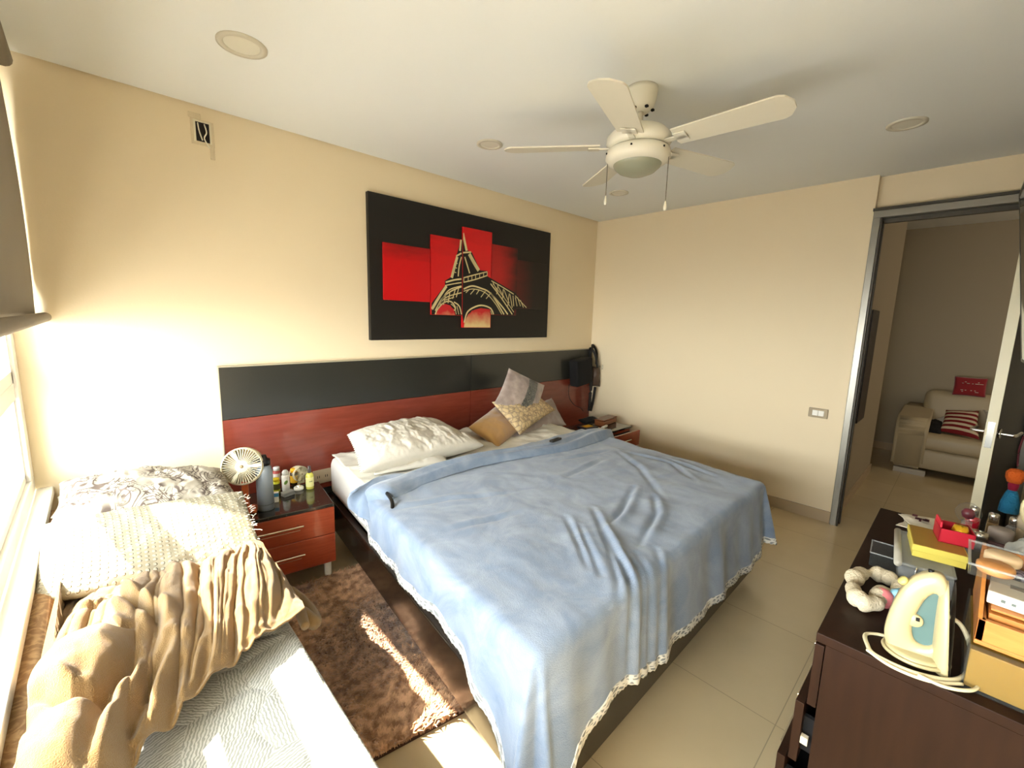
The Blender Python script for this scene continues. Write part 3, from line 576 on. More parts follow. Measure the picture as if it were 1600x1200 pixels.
dz = creases(X, CR[:8], .012, .011)+creases(X, CR[8:10], .014, .012)+creases(X, CR[10:], .016, .006)
X[..., 2] += dz*np.array([[1-min(1, r[1]*4) for r in rows] for c in cols])
X[..., 1] -= dz*np.array([[min(1, r[1]*3)*.6 for r in rows] for c in cols])
bl = gridmesh('blue_blanket', X, m_blue); solid(bl, .005, 1); c0 = None
recenter(bl); WM[bl.name] = Matrix.Translation(bl.location)
tag(bl, 'large blue-grey plush blanket spread over the bed, hem trimmed with white lace', 'blanket')
# lace along the hem: left column edge then foot row then right column
m_lace = M('white_lace', '#cfccc2', .85)
g = G(m_lace); vv_ = g.n('ShaderNodeTexVoronoi', {'Vector': g.tc.outputs['UV'], 'Scale': 1.}, feature='DISTANCE_TO_EDGE')
mpn = g.n('ShaderNodeMapping', {'Vector': g.tc.outputs['UV'], 'Scale': (60, 3, 1)}); g.set(vv_, 'Vector', mpn.outputs[0])
g.col(g.mix(g.ramp(vv_.outputs['Distance'], .12, .2), L('#e2dfd4'), L('#7e817e'))); g.bump(vv_.outputs['Distance'], .4, .004)
hem = [tuple(X[0, j]) for j in range(len(rows))]+[tuple(X[i, -1]) for i in range(1, len(cols))]+[tuple(X[-1, j]) for j in range(len(rows)-2, -1, -1)]
pre = [tuple(X[1, j]) for j in range(len(rows))]+[tuple(X[i, -2]) for i in range(1, len(cols))]+[tuple(X[-2, j]) for j in range(len(rows)-2, -1, -1)]
hem, pre = np.array(hem), np.array(pre); dr_ = hem-pre; dr_ /= np.linalg.norm(dr_, axis=1)[:, None]+1e-9
dr_[:, 2] = np.minimum(dr_[:, 2], -.55)
for _ in range(6): dr_[1:-1] = (dr_[:-2]+dr_[1:-1]*2+dr_[2:])/4
dr_ /= np.linalg.norm(dr_, axis=1)[:, None]
seglen = np.concatenate([[0], np.cumsum(np.linalg.norm(np.diff(hem, axis=0), axis=1))])
T = np.linspace(-.004, .03, 6); LX = hem[:, None, :]+dr_[:, None, :]*T[None, :, None]
LX[:, -1, 2] += .003*np.sin(seglen*260); LX = LX-np.array(bl.location)
lc = gridmesh('lace_trim', LX, m_lace, bl, uv=(np.repeat((seglen/2)[:, None], 6, 1), np.repeat(np.linspace(0, 1, 6)[None], len(hem), 0))); solid(lc, .004, 0); lc['label'] = 'white lace edging'
# folded-back top edge of the blanket
fl = [Vector(p) for p in ((-2.9737, -0.7761, 0.5100), (-2.9141, -0.8116, 0.6000), (-2.7245, -0.7734, 0.6120), (-2.4288, -0.7983, 0.6120), (-2.0218, -0.8510, 0.6100), (-1.6307, -0.8852, 0.6100), (-1.2620, -0.8497, 0.6100), (-1.0304, -0.8620, 0.5900))]
P = cat(fl, 14); n = len(P); m = 26; X2 = np.zeros((n, m, 3))
for i, p in enumerate(P):
    t = i/(n-1); wd = .085+.03*math.sin(t*9)+.03*math.sin(t*math.pi)*.5; nx = Vector((.12, -1, 0)).normalized()
    hh = .054+.010*math.sin(t*14+1)
    for j in range(m):
        s = j/(m-1); # cross-section: starts under, rises to the rolled rim, lies down toward the foot
        off = (s-.0)*wd*1.6-.02; z = p.z-.042+hh*math.sin(min(1, s*1.9)*math.pi*.62)*(1 if s < .8 else (1-s)/.2*.8+.2)
        z += .006*math.sin(s*11+t*6)+.004*noise.noise(Vector((t*22, s*4, 1)))
        if s > .93: z -= .006
        X2[i, j] = (p.x+nx.x*off, p.y+nx.y*off, max(z, .548) if t > .09 else z)
fo = gridmesh('folded_edge', X2-np.array(bl.location), m_blue, bl); solid(fo, .012, 0)
# small end of the fold hanging over the side
A0 = [(-2.9950, -0.8293, 0.6000), (-2.8689, -0.7690, 0.6100), (-2.7479, -0.7673, 0.6050), (-2.6887, -0.8114, 0.6000)]
A1 = [(-3.0094, -0.8045, 0.5000), (-2.9937, -0.9173, 0.4800), (-2.9366, -1.0114, 0.5000), (-2.8661, -0.9815, 0.5750)]
X3 = np.zeros((36, 24, 3)); a0 = cat(A0, 12)[:36]; a1 = cat(A1, 12)[:36]
for i in range(36):
    for j in range(24):
        s = j/23; p = Vector(a0[i]).lerp(Vector(a1[i]), s); bul = math.sin(s*math.pi)*.035; fold_ = .010*math.sin(i*.55+s*1.5)*s
        X3[i, j] = (p.x-bul*.6-fold_, p.y, p.z+bul*.5+fold_)
hf = gridmesh('hanging_fold', X3-np.array(bl.location), m_blue, bl); solid(hf, .012, 0)
m_bk = M('black_plastic', '#0d0c0b', .35)
tag(obj('remote_control', B((-.055, .055, -.016, .016, 0, .016), bev=.005), m_bk), 'small black remote half hidden under the folded blanket edge', 'remote control')
o = bpy.data.objects['remote_control']; o.location = (-1.6496, -0.9469, 0.6320); o.rotation_euler = (0, 0, .12)
st_ = obj('black_strap', tube([(-2.8949, -0.9479, 0.5980), (-2.9130, -1.0315, 0.5920), (-2.9332, -1.0743, 0.5750), (-2.9452, -1.0721, 0.5500)], .009, 8), m_bk, smooth=True)
tag(st_, 'short black strap sticking out under the hanging blanket fold near the pillow', 'strap')

# pillows on the bed -------------------------------------------------
m_pil = M('white_pillowcase', '#cdc7b8', .85, bump=.25, bscale=28)
def PW(name, cor, t, mat, label, cat_='pillow', **k): return tag(pillow(name, cor, t, mat, **k), label, cat_)
PW('bed_pillow', [(-2.8813, -0.6547, 0.6150), (-2.0564, -0.6836, 0.6150), (-2.1713, -0.2158, 0.7200), (-2.7973, -0.2983, 0.7350)], .20, m_pil, 'large white wrinkled pillow on the near side of the bed, leaning toward the headboard', wr=.013, seed=2, pinch=.03, n=110, powr=.38)
sc0, sc1 = Vector((-2.8813, -0.6547, 0.6150)), Vector((-2.7973, -0.2983, 0.7350)); bm = bmesh.new(); pl0 = bpy.data.objects['bed_pillow']
for k in range(20):
    p = sc0.lerp(sc1, (k+.5)/20)+Vector((.012*math.sin(math.pi*(k+.5)/20), 0, 0)); lathe([(0, -.006), (.011, -.003), (.013, 0), (.011, .003), (0, .006)], 10, tuple(p-pl0.location), (0, .6, 1), bm=bm)
obj('scalloped_edge', bm, m_pil, pl0, True)
PW('bed_pillow', [(-2.8137, -0.6560, 0.5850), (-2.3830, -0.7338, 0.5850), (-2.1950, -0.3937, 0.6000), (-2.6904, -0.1859, 0.6000)], .06, m_pil, 'flat white pillow lying below the large near pillow', wr=.01, seed=6, pinch=.03)
m_gold = M('mustard_velvet', '#a37a3f', .8, sheen=.5, vary=.12, vscale=14)
m_lil = M('dusty_lilac_velvet', '#92827a', .75, sheen=.6, vary=.16, vscale=22, bump=.1, bscale=40)
m_flo = M('cream_embroidered_cloth', '#bfa67a', .85)
g = G(m_flo); n1 = g.n('ShaderNodeTexVoronoi', {'Vector': g.tc.outputs['UV'], 'Scale': 26.}, feature='DISTANCE_TO_EDGE').outputs['Distance']; n2 = g.noise(38., 5, g.tc.outputs['UV'], 2.)
g.col(g.mix(g.ramp(g.math('ADD', n1, g.math('MULTIPLY', n2, .5)), .2, .42), L('#857260'), L('#cdb589'))); g.bump(n1, .5, .006)
PW('throw_cushion', [(-1.7319, -0.5400, 0.5495), (-0.7829, -0.3400, 0.4897), (-0.7727, -0.1400, 0.7094), (-1.2558, -0.2000, 0.6702)], .12, m_lil, 'lilac-grey velvet cushion at the far back of the cushion pile', 'cushion', seed=11, n=40, wr=.008)
PW('throw_cushion', [(-1.8730, -0.6200, 0.5471), (-1.4771, -0.4700, 0.6014), (-1.5590, -0.2400, 0.7474), (-1.9275, -0.3400, 0.6459)], .13, m_gold, 'mustard velvet cushion at the near side of the cushion pile', 'cushion', seed=12, n=40, wr=.008)
PW('throw_cushion', [(-1.6075, -0.5600, 0.5811), (-1.0643, -0.4400, 0.6871), (-1.2089, -0.3000, 0.8364), (-1.7544, -0.4000, 0.8268)], .12, m_flo, 'cream patterned cushion in the middle of the cushion pile', 'cushion', seed=13, n=48, wr=.010)
m_seq = M('lilac_cushion_with_band', '#a08f86', .75, sheen=.5)
g = G(m_seq); sx = g.n('ShaderNodeSeparateXYZ', {0: g.tc.outputs['UV']}); nb = g.noise(60., 4, g.tc.outputs['UV'], 3.)
band = g.math('MULTIPLY', g.math('GREATER_THAN', sx.outputs[0], .21), g.math('LESS_THAN', sx.outputs[0], .32))
bc = g.mix(g.ramp(nb, .46, .66), L('#1a1913'), L('#8f8b74')); lc_ = g.mix(g.ramp(g.noise(14., 4), .35, .65), L('#8e7d74'), L('#b3a195'))
g.col(g.mix(band, lc_, bc)); g.bump(g.math('MULTIPLY', nb, g.math('ADD', band, .15)), .6, .006)
PW('throw_cushion', [(-1.7464, -0.4200, 0.8193), (-1.3787, -0.5000, 0.6286), (-1.0804, -0.3200, 0.8826), (-1.4917, -0.3000, 1.0551)], .12, m_seq, 'lilac cushion with dark sequinned band standing on top of the cushion pile', 'cushion', seed=14, n=44, wr=.008)

# ------------------------------------------------------------------ nightstands
m_ns = M('orange_red_gloss_wood', '#8c351b', .25, coat=.5)
g = G(m_ns); wv = g.n('ShaderNodeTexNoise', {'Vector': g.n('ShaderNodeMapping', {'Vector': g.tc.outputs['Object'], 'Scale': (2, 6, 22)}).outputs[0], 'Scale': 3., 'Detail': 6, 'Distortion': 1.}).outputs['Fac']
g.col(g.mix(wv, L('#7d2c17'), L('#a5482a')))
m_nst = M('black_granite_top', '#24231f', .12, coat=.4)
g = G(m_nst); n1 = g.noise(90., 3); g.col(g.mix(g.ramp(n1, .62, .7), L('#22211d'), L('#55534a')))
m_hnd = M('brushed_steel_handle', '#d8d2c4', .25, metal=1)
def nightstand(label, loc, rz, out1, W=.56):
    t = thing('nightstand', label, 'nightstand', loc, rz, 'nightstands')
    # local: origin at front-right corner on the floor; -x to the left, +y to the wall
    obj('carcass', B((-W, 0, .02, .37, .12, .432), bev=.002), m_ns, t)
    obj('top_slab', B((-W, .0, .0, .37, .432, .45), bev=.003), m_nst, t)
    for k, (z0, z1, ot) in enumerate(((.285, .43, out1), (.122, .282, 0))):
        d = obj('drawer', B((-W, 0, -.0-ot, .02-ot, z0, z1), bev=.002), m_ns, t)
        if ot: obj('drawer_box', B((-W+.03, -.03, .02-ot, .02, z0+.01, z1-.03)), M('drawer_inside', '#3a2417', .6), d)
        zc = (z0+z1)/2+.012
        bm = B((-W*.80, -W*.34, -.030-ot, -.022-ot, zc, zc+.008), bev=.002); B((-W*.76, -W*.75, -.024-ot, -ot, zc+.001, zc+.007), (-W*.40, -W*.39, -.024-ot, -ot, zc+.001, zc+.007), bm=bm)
        obj('drawer_handle', bm, m_hnd, d); obj('drawer_groove', B((-W*.95, -W*.37, -.0006-ot, .001-ot, zc-.028, zc-.025)), m_hnd, d)
    for x, y in ((-.035, .04), (-W+.035, .04), (-.035, .33), (-W+.035, .33)):
        obj('leg', lathe([(0, 0), (.017, 0), (.019, .12), (0, .12)], 16, (x, y, 0)), M('white_leg', '#e8e4d8', .4) if 'white_leg' not in bpy.data.materials else bpy.data.materials['white_leg'], t)
    return t
nightstand('red-brown two-drawer nightstand with black top, nearest the window, crowded with bottles', (-3.005, -.575, 0), math.radians(-8), 0, .455)
nightstand('red-brown nightstand in the far corner with its top drawer pulled open', (-.175, -.655, 0), 0, .09)

def P_(base, z): return (base[0], base[1], z)
NZ = .4505
def item(name, label, cat_, loc, group=None, rz=0): return thing(name, label, cat_, (loc[0], loc[1], loc[2]), rz, group)
t = item('thermos_flask', 'tall grey steel thermos flask with black lid on the near nightstand', 'flask', P_((-3.2907, -0.4231, 0.4500), NZ))
obj('flask_body', lathe([(0, 0), (.036, 0), (.038, .004), (.038, .20), (.034, .22), (.026, .235), (0, .235)], 32), M('grey_steel_flask', '#7d8489', .35, metal=.3), t, True)
obj('flask_base_ring', lathe([(.0385, .03), (.0392, .031), (.0392, .034), (.0385, .035)], 32), M('dark_ring', '#555a5e', .4), t, True)
bm = lathe([(0, .235), (.031, .235), (.031, .262), (.018, .268), (.014, .285), (0, .287)], 24); obj('flask_lid', bm, m_bk, t, True)
obj('carry_loop', tube([(-.03, 0, .255), (-.05, .0, .262), (-.055, .0, .24), (-.045, 0, .215), (-.036, 0, .222)], .005, 8), m_bk, t, True)
t = item('spray_bottle', 'slim clear bottle of yellow liquid with dark spray top on the near nightstand', 'bottle', P_((-3.0294, -0.2896, 0.4500), NZ))
obj('bottle_body', lathe([(0, 0), (.020, 0), (.021, .003), (.021, .082), (.012, .094), (0, .095)], 24), M('yellow_green_liquid_bottle', '#cdca5a', .15, coat=.5), t, True)
obj('bottle_label', lathe([(.0214, .015), (.0214, .07)], 24), M('pale_yellow_label', '#e2df9a', .5), t, True)
obj('spray_cap', lathe([(0, .094), (.010, .094), (.010, .112), (.008, .116), (.008, .132), (0, .134)], 16), M('grey_spray_cap', '#4c4747', .4), t, True)
obj('label_print', B(*[(-.018+k*.0045, -.0155+k*.0045, -.0225, -.0215, .045, .050) for k in range(2, 6)]), M('dark_print', '#3f4a2c', .6), t)
t = item('deodorant_bottle', 'white bottle with green leaf emblem and rounded cap on the near nightstand', 'bottle', P_((-3.1405, -0.2332, 0.4500), NZ))
m_wp = M('white_plastic', '#e9e7df', .35)
obj('bottle_body', lathe([(0, 0), (.019, 0), (.020, .003), (.020, .085), (.017, .092), (0, .092)], 24), m_wp, t, True)
obj('bottle_cap', lathe([(0, .092), (.017, .092), (.017, .108), (.010, .118), (0, .120)], 24), M('pale_grey_cap', '#cfcfc8', .35), t, True)
bm = bmesh.new()
bmesh.ops.create_uvsphere(bm, u_segments=14, v_segments=8, radius=.011); bmesh.ops.scale(bm, vec=(.8, .15, 1.2), verts=bm.verts); bmesh.ops.rotate(bm, verts=bm.verts, cent=(0, 0, 0), matrix=Matrix.Rotation(.6, 3, 'Y')); bmesh.ops.translate(bm, vec=(-.004, -.0195, .052), verts=bm.verts)
obj('leaf_emblem', bm, M('green_leaf_print', '#6f9440', .5), t, True)
def jar(label, loc, r, h, body, cap, band=None):
    t = item('pill_bottle', label, 'bottle', loc)
    obj('jar_body', lathe([(0, 0), (r*.95, 0), (r, .004), (r, h*.72), (r*.75, h*.78), (0, h*.78)], 24), body, t, True)
    obj('jar_cap', lathe([(0, h*.78), (r*.86, h*.78), (r*.86, h*.98), (r*.78, h), (0, h)], 24), cap, t, True)
    if band: obj('jar_label', lathe([(r*1.01, h*.16), (r*1.01, h*.60)], 24), band, t, True)
m_ycap = M('yellow_cap', '#d9bf22', .4); m_dkb = M('dark_brown_bottle', '#3b2b16', .25)
jar('squat jar with yellow lid and dark band left of the white leaf bottle', P_((-3.1836, -0.2091, 0.4500), NZ), .020, .075, M('yellow_jar', '#c8c72e', .3), m_ycap, M('green_black_band', '#4b4a20', .5))
jar('amber supplement bottle with orange-yellow lid behind the white tin on the nightstand', P_((-3.0777, -0.1736, 0.4500), NZ), .021, .098, m_dkb, M('amber_yellow_cap', '#e0aa1c', .4), M('yellow_label', '#d7a62a', .5))
jar('bottle with white lid and red label at the back of the nightstand', P_((-3.1411, -0.0686, 0.4500), NZ), .020, .092, M('red_label_bottle', '#b04a42', .4), m_wp, M('white_red_label', '#d9cfc4', .5))
t = item('medicine_box', 'small white and blue upright carton at the front of the nightstand', 'box', P_((-3.2317, -0.3603, 0.4500), NZ), rz=-.3)
obj('carton', B((-.018, .018, -.011, .011, 0, .052), bev=.001), m_wp, t); obj('blue_panel', B((-.0183, .0183, -.0115, -.0105, .030, .050)), M('blue_print', '#3d87bd', .5), t)
t = item('soap_box', 'flat grey rounded box lying on the nightstand', 'box', P_((-3.1549, -0.3149, 0.4500), NZ), rz=.25)
obj('box_body', B((-.030, .030, -.018, .018, 0, .016), bev=.004, seg=3), M('grey_plastic', '#7f8180', .4), t); obj('box_lid', B((-.031, .031, -.019, .019, .0165, .024), bev=.004, seg=3), M('light_grey_plastic', '#989a98', .4), t)
t = item('round_tin', 'round white tin with a shiny silver dome on the nightstand', 'tin', P_((-3.0835, -0.2688, 0.4500), NZ))
obj('tin_body', lathe([(0, 0), (.024, 0), (.026, .005), (.026, .014), (.022, .018), (0, .018)], 28), m_wp, t, True)
obj('silver_dome', lathe([(.015, .018), (.013, .026), (.007, .031), (0, .032)], 20), m_chr, t, True)
def fan(label, loc, R_, cz, rz, tilt):
    t = thing('desk_fan', label, 'fan', loc, rz)
    mc = bpy.data.materials.get('cream_fan_plastic') or M('cream_fan_plastic', '#c9bf9f', .4); md = bpy.data.materials.get('fan_shadow_plastic') or M('fan_shadow_plastic', '#8a7654', .6)
    rot = Matrix.Translation((0, 0, cz)) @ Matrix.Rotation(tilt, 4, 'X')
    hd = join(bmesh.new(), lathe([(R_*.93, -.028), (R_, -.022), (R_, .022), (R_*.93, .034), (R_*.7, .045), (R_*.3, .05), (0, .05), (0, .046), (R_*.7, .041), (R_*.90, .03), (R_*.95, .02), (R_*.95, -.02), (R_*.9, -.026), (R_*.93, -.028)], 40, axis=(0, 1, 0)), rot); obj('fan_housing', hd, mc, t, True)
    bm = bmesh.new(); n = 42 if R_ > .07 else 24
    for k in range(n):
        a = 2*math.pi*k/n; r0, r1 = R_*.30, R_*.93; wd = .0011 if k % (n//3) else .007
        B((r0, r1, -.032, -.028, -wd, wd), bm=(tb := bmesh.new())); join(bm, tb, Matrix.Rotation(a, 4, 'Y'))
    lathe([(R_*.31, -.029), (R_*.31, -.034), (R_*.12, -.037), (0, -.037), (0, -.028), (R_*.3, -.028)], 28, axis=(0, 1, 0), bm=bm) if False else None
    t2 = lathe([(R_*.31, .027), (R_*.31, .033), (R_*.12, .037), (0, .037), (0, .027)], 28, axis=(0, -1, 0)); join(bm, t2)
    g1 = join(bmesh.new(), bm, rot); gr = obj('fan_grille', g1, mc, t, True)
    gr.data.polygons.foreach_set('use_smooth', [False]*len(gr.data.polygons))
    bb = bmesh.new()
    for k in range(5):
        B((R_*.12, R_*.86, -.008, -.006, -R_*.22, R_*.22), bev=.0005, bm=(tb := bmesh.new())); join(bb, tb, Matrix.Rotation(2*math.pi*k/5, 4, 'Y') @ Matrix.Rotation(.3, 4, 'X'))
    obj('fan_blade', join(bmesh.new(), bb, rot), md, t)
    obj('hub_cap', join(bmesh.new(), lathe([(0, .0372), (R_*.09, .0372), (R_*.07, .040), (0, .041)], 20, axis=(0, -1, 0)), rot), md, t, True)
    obj('fan_base', B((-R_*.55, R_*.55, -R_*.35, R_*.45, 0, .018), (-R_*.16, R_*.16, .0, R_*.25, .018, cz-R_*.9), bev=.004), M('orange_fan_base', '#c25a2c', .4) if R_ > .07 else mc, t)
    return t
fan('round cream desk fan beside the headboard edge on the near nightstand', (-3.375, -.40, NZ), .092, .240, math.radians(-22), math.radians(-14))
fan('tiny cream round fan half hidden behind the bottles on the nightstand', P_((-3.0487, -0.1718, 0.4500), NZ), .045, .060, math.radians(10), math.radians(-8))

# far nightstand things
m_wd = M('amber_wood_box', '#8a4f28', .35)
t = item('wicker_box', 'oblong amber box with a glossy lid on the far nightstand', 'box', (-.30, -.44, NZ), rz=.12)
obj('box_body', B((-.14, .14, -.05, .05, 0, .045), bev=.008), m_wd, t); obj('box_lid', B((-.143, .143, -.053, .053, .046, .06), bev=.008), M('brown_box_lid', '#6b3a1f', .25), t)
t = item('magazine', 'open pale magazine lying under other things on the far nightstand', 'magazine', (-.61, -.53, NZ), rz=.1)
obj('page', B((-.11, .11, -.10, .10, 0, .006), bev=.001), M('magazine_paper', '#bdb7a4', .6), t); obj('photo_print', B((-.10, .03, -.09, .05, .006, .0066)), M('dark_photo_print', '#1b1a18', .4), t)
t = item('paper_packet', 'dark packet with a yellow patch on top of the magazine on the far nightstand', 'packet', (-.62, -.46, NZ+.0068), rz=-.1)
obj('packet', B((-.08, .08, -.06, .06, 0, .018), bev=.004), M('dark_packet', '#1e1822', .35), t); obj('yellow_patch', B((-.045, .05, -.03, .035, .018, .021), bev=.002), M('yellow_print', '#d8a322', .4), t)
t = item('white_tube', 'small white tube beside the dark packet on the far nightstand', 'tube', (-.47, -.55, NZ))
obj('tube_body', tube([(-.05, 0, .012), (.05, .02, .012)], .012, 10, 0), m_wp, t, True); obj('tube_cap', tube([(.05, .02, .012), (.065, .023, .012)], .009, 10, 0), m_wp, t, True)
t = item('black_pouch', 'black soft pouch at the back of the far nightstand against the headboard', 'pouch', (-.46, -.36, NZ))
pillow('pouch_body', [(-.12, -.05, .03), (.12, -.05, .03), (.12, .05, .05), (-.12, .05, .05)], .06, m_blk, t, n=20, wr=.006); obj('pouch_ring', lathe([(.012, -.004), (.016, 0), (.012, .004), (.008, 0), (.012, -.004)], 14, (.07, -.055, .05), (0, 1, 0)), m_chr, t, True)
# bags hanging in the corner at the end of the headboard
t = thing('black_bag', 'flat black bag hanging on the far end of the headboard', 'bag', (-.27, -.034, .79))
bb_ = B((-.13, .13, -.11, -.0, 0, .27), bev=.018, seg=3); bmesh.ops.rotate(bb_, verts=bb_.verts, cent=(0, 0, .13), matrix=Matrix.Rotation(-.12, 3, 'Y')); obj('bag_body', bb_, m_blk, t, True)
obj('bag_strap', tube([(.10, -.06, .25), (.16, -.06, .35), (.21, -.03, .40), (.24, -.06, .33), (.22, -.08, .20)], .012, 8), m_blk, t, True)
t = thing('brown_handbag', 'brown soft handbag with metal rings hanging by the corner, straps trailing down', 'bag', (-.055, -.10, .77))
pillow('bag_body', [(-.06, .02, -.02), (.045, -.05, -.02), (.03, -.04, .20), (-.03, .01, .20)], .10, M('brown_leather', '#4a382a', .5, bump=.2, bscale=40), t, n=22, wr=.008)
obj('metal_ring', lathe([(.012, -.003), (.015, 0), (.012, .003), (.009, 0), (.012, -.003)], 14, (-.02, -.07, .20), (-.6, -1, 0)), m_chr, t, True)
obj('metal_clasp', B((.018, .030, -.085, -.080, .17, .22), bev=.001), m_chr, t)
obj('bag_strap', tube([(-.01, -.04, .19), (-.04, -.03, .32), (-.05, .02, .385), (-.02, .06, .36), (.0, .05, .25)], .012, 8), M('dark_strap', '#17120e', .6), t, True)
obj('trailing_strap', tube([(-.07, -.02, .05), (-.08, -.02, -.12), (-.07, -.01, -.27)], .016, 8), M('dark_strap_b', '#1f1915', .7), t, True)
obj('trailing_strap', tube([(-.015, -.03, -.02), (-.02, -.02, -.15), (-.03, -.0, -.28)], .014, 8), bpy.data.materials['dark_strap'], t, True)
tag(obj('power_cable', tube([(-.405, -.05, .80), (-.41, -.05, .72), (-.38, -.05, .64), (-.30, -.05, .57), (-.22, -.07, .53), (-.20, -.09, .50)], .003, 6), m_blk, smooth=True), 'thin black cable drooping from the black bag down the red headboard', 'cable')
# ------------------------------------------------------------------ shag rug
m_rug = M('brown_shag_pile', '#7a5a44', .95, sheen=.3)
g = G(m_rug); n1 = g.noise(26., 4, g.n('ShaderNodeNewGeometry').outputs['Position']); g.col(g.mix(g.ramp(n1, .38, .62), L('#916a4c'), L('#e0b48c')))
RC = [Vector((-2.78, -.60, 0)), Vector((-2.885, -1.70, 0)), Vector((-3.47, -1.60, 0)), Vector((-3.36, -.50, 0))]
rug = thing('shag_rug', 'brown shaggy rug on the floor between the daybed and the bed', 'rug', (-3.12, -1.1, 0))
bm = bmesh.new(); v0 = [bm.verts.new((p.x, p.y, .001)) for p in RC]; v1 = [bm.verts.new((p.x, p.y, .012)) for p in RC]
bm.faces.new(v0[::-1]); bm.faces.new(v1)
for i in range(4): bm.faces.new((v0[i], v0[(i+1) % 4], v1[(i+1) % 4], v1[i]))
obj('rug_backing', bm, M('brown_rug_backing', '#3d261c', .95), rug, world=True)
rng = np.random.default_rng(5); N = 34000
u, v = rng.random(N), rng.random(N); C4 = np.array([tuple(p) for p in RC])
base = ((1-u)*(1-v))[:, None]*C4[0]+((1-u)*v)[:, None]*C4[1]+(u*v)[:, None]*C4[2]+(u*(1-v))[:, None]*C4[3]
flow = np.stack([np.sin(base[:, 0]*9+base[:, 1]*5)+rng.normal(0, .6, N), np.cos(base[:, 1]*8-base[:, 0]*4)-.5+rng.normal(0, .45, N)], 1)
flow /= np.linalg.norm(flow, axis=1)[:, None]; ln = .030+.014*rng.random(N); side = np.stack([-flow[:, 1], flow[:, 0]], 1)*(.0042)
V = np.zeros((N, 6, 3)); hts = (.010, .034, .040); fw = (0, .45, 1.1)
for k in range(3):
    c_ = base[:, :2]+flow*(ln*fw[k]*.8)[:, None]; ww = (1, .9, .25)[k]
    V[:, 2*k, :2] = c_-side*ww; V[:, 2*k+1, :2] = c_+side*ww; V[:, 2*k, 2] = V[:, 2*k+1, 2] = hts[k]*(1 if k == 0 else .75+.5*rng.random(N))
V -= np.array([-3.12, -1.1, 0]); bi = np.arange(N)*6
F = np.concatenate([np.stack([bi, bi+1, bi+3, bi+2], 1), np.stack([bi+2, bi+3, bi+5, bi+4], 1)])
me = bpy.data.meshes.new('shag_pile'); me.from_pydata(V.reshape(-1, 3).tolist(), [], F.tolist())
pl_ = link('shag_pile', me, m_rug, rug, True); pl_['kind'] = 'stuff'

# ------------------------------------------------------------------ daybed
DX0, DX1 = -4.07, -3.465
m_quilt = M('white_leaf_quilted_cover', '#d9d8d0', .8)
g = G(m_quilt); pos = g.n('ShaderNodeNewGeometry').outputs['Position']
vo = g.n('ShaderNodeTexVoronoi', {'Vector': g.n('ShaderNodeTexNoise', {'Vector': pos, 'Scale': 5.}).outputs['Color'], 'Scale': 1.}) if False else g.n('ShaderNodeTexVoronoi', {'Vector': pos, 'Scale': 7.5})
sep = g.n('ShaderNodeSeparateColor', {0: vo.outputs['Color']}); ang = g.math('MULTIPLY', sep.outputs[0], 6.28)
rotv = g.n('ShaderNodeVectorRotate', {'Vector': g.n('ShaderNodeVectorMath', {0: pos, 1: vo.outputs['Position']}, operation='SUBTRACT').outputs[0] if False else pos, 'Angle': ang}, rotation_type='Z_AXIS')
wv = g.n('ShaderNodeTexWave', {'Vector': rotv.outputs[0], 'Scale': 40., 'Distortion': 4.5, 'Detail': 1.5, 'Detail Scale': 2.}, bands_direction='X').outputs['Fac']
ve = g.n('ShaderNodeTexVoronoi', {'Vector': pos, 'Scale': 7.5}, feature='DISTANCE_TO_EDGE').outputs['Distance']
ln_ = g.math('MULTIPLY', g.ramp(wv, .62, .42), 1.); g.col(g.mix(ln_, L('#94948a'), L('#bdbcb2')))
g.bump(g.math('ADD', g.math('MULTIPLY', ln_, .5), g.ramp(ve, 0, .12)), .5, .008)
m_bup = M('brown_patterned_upholstery', '#8a6a45', .85)
g = G(m_bup); n1 = g.noise(22., 5, None, 2.5); g.col(g.mix(g.ramp(n1, .45, .6), L('#7c5d3b'), L('#9a7b52')))
db = thing('daybed', 'low daybed under the window with brown upholstery and a white leaf-quilted mattress', 'daybed', (-3.77, -1.4, 0))
obj('base_box', B((-.30, .29, -1.35, 1.20, .05, .27), bev=.012), m_bup, db)
obj('daybed_mattress', B((-.225, .305, -1.38, 1.22, .275, .45), bev=.028, seg=4), m_quilt, db, True)
obj('backrest', B((-.305, -.235, -1.35, 1.20, .27, .60), bev=.03, seg=4), m_bup, db, True)
for x in (-.27, .26):
    for y in (-1.3, 1.15): obj('leg', B((x-.02, x+.02, y-.02, y+.02, 0, .05)), m_bk, db)
# pillows at its head
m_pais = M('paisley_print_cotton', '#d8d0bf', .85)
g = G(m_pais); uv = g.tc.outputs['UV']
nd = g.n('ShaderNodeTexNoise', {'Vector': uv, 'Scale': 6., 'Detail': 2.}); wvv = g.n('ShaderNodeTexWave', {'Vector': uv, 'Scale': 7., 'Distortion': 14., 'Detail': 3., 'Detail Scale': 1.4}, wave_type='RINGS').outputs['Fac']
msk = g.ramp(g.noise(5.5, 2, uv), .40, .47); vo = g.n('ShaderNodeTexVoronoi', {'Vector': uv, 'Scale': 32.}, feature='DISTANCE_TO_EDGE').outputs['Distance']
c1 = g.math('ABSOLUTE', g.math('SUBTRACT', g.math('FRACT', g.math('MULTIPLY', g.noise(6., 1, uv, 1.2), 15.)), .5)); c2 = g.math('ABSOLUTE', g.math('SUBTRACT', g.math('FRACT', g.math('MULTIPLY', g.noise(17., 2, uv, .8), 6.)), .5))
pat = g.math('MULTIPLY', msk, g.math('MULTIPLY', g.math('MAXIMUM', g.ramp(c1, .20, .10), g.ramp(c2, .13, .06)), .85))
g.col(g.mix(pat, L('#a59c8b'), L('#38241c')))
m_knit = M('cream_dotted_weave', '#e0d8c2', .9)
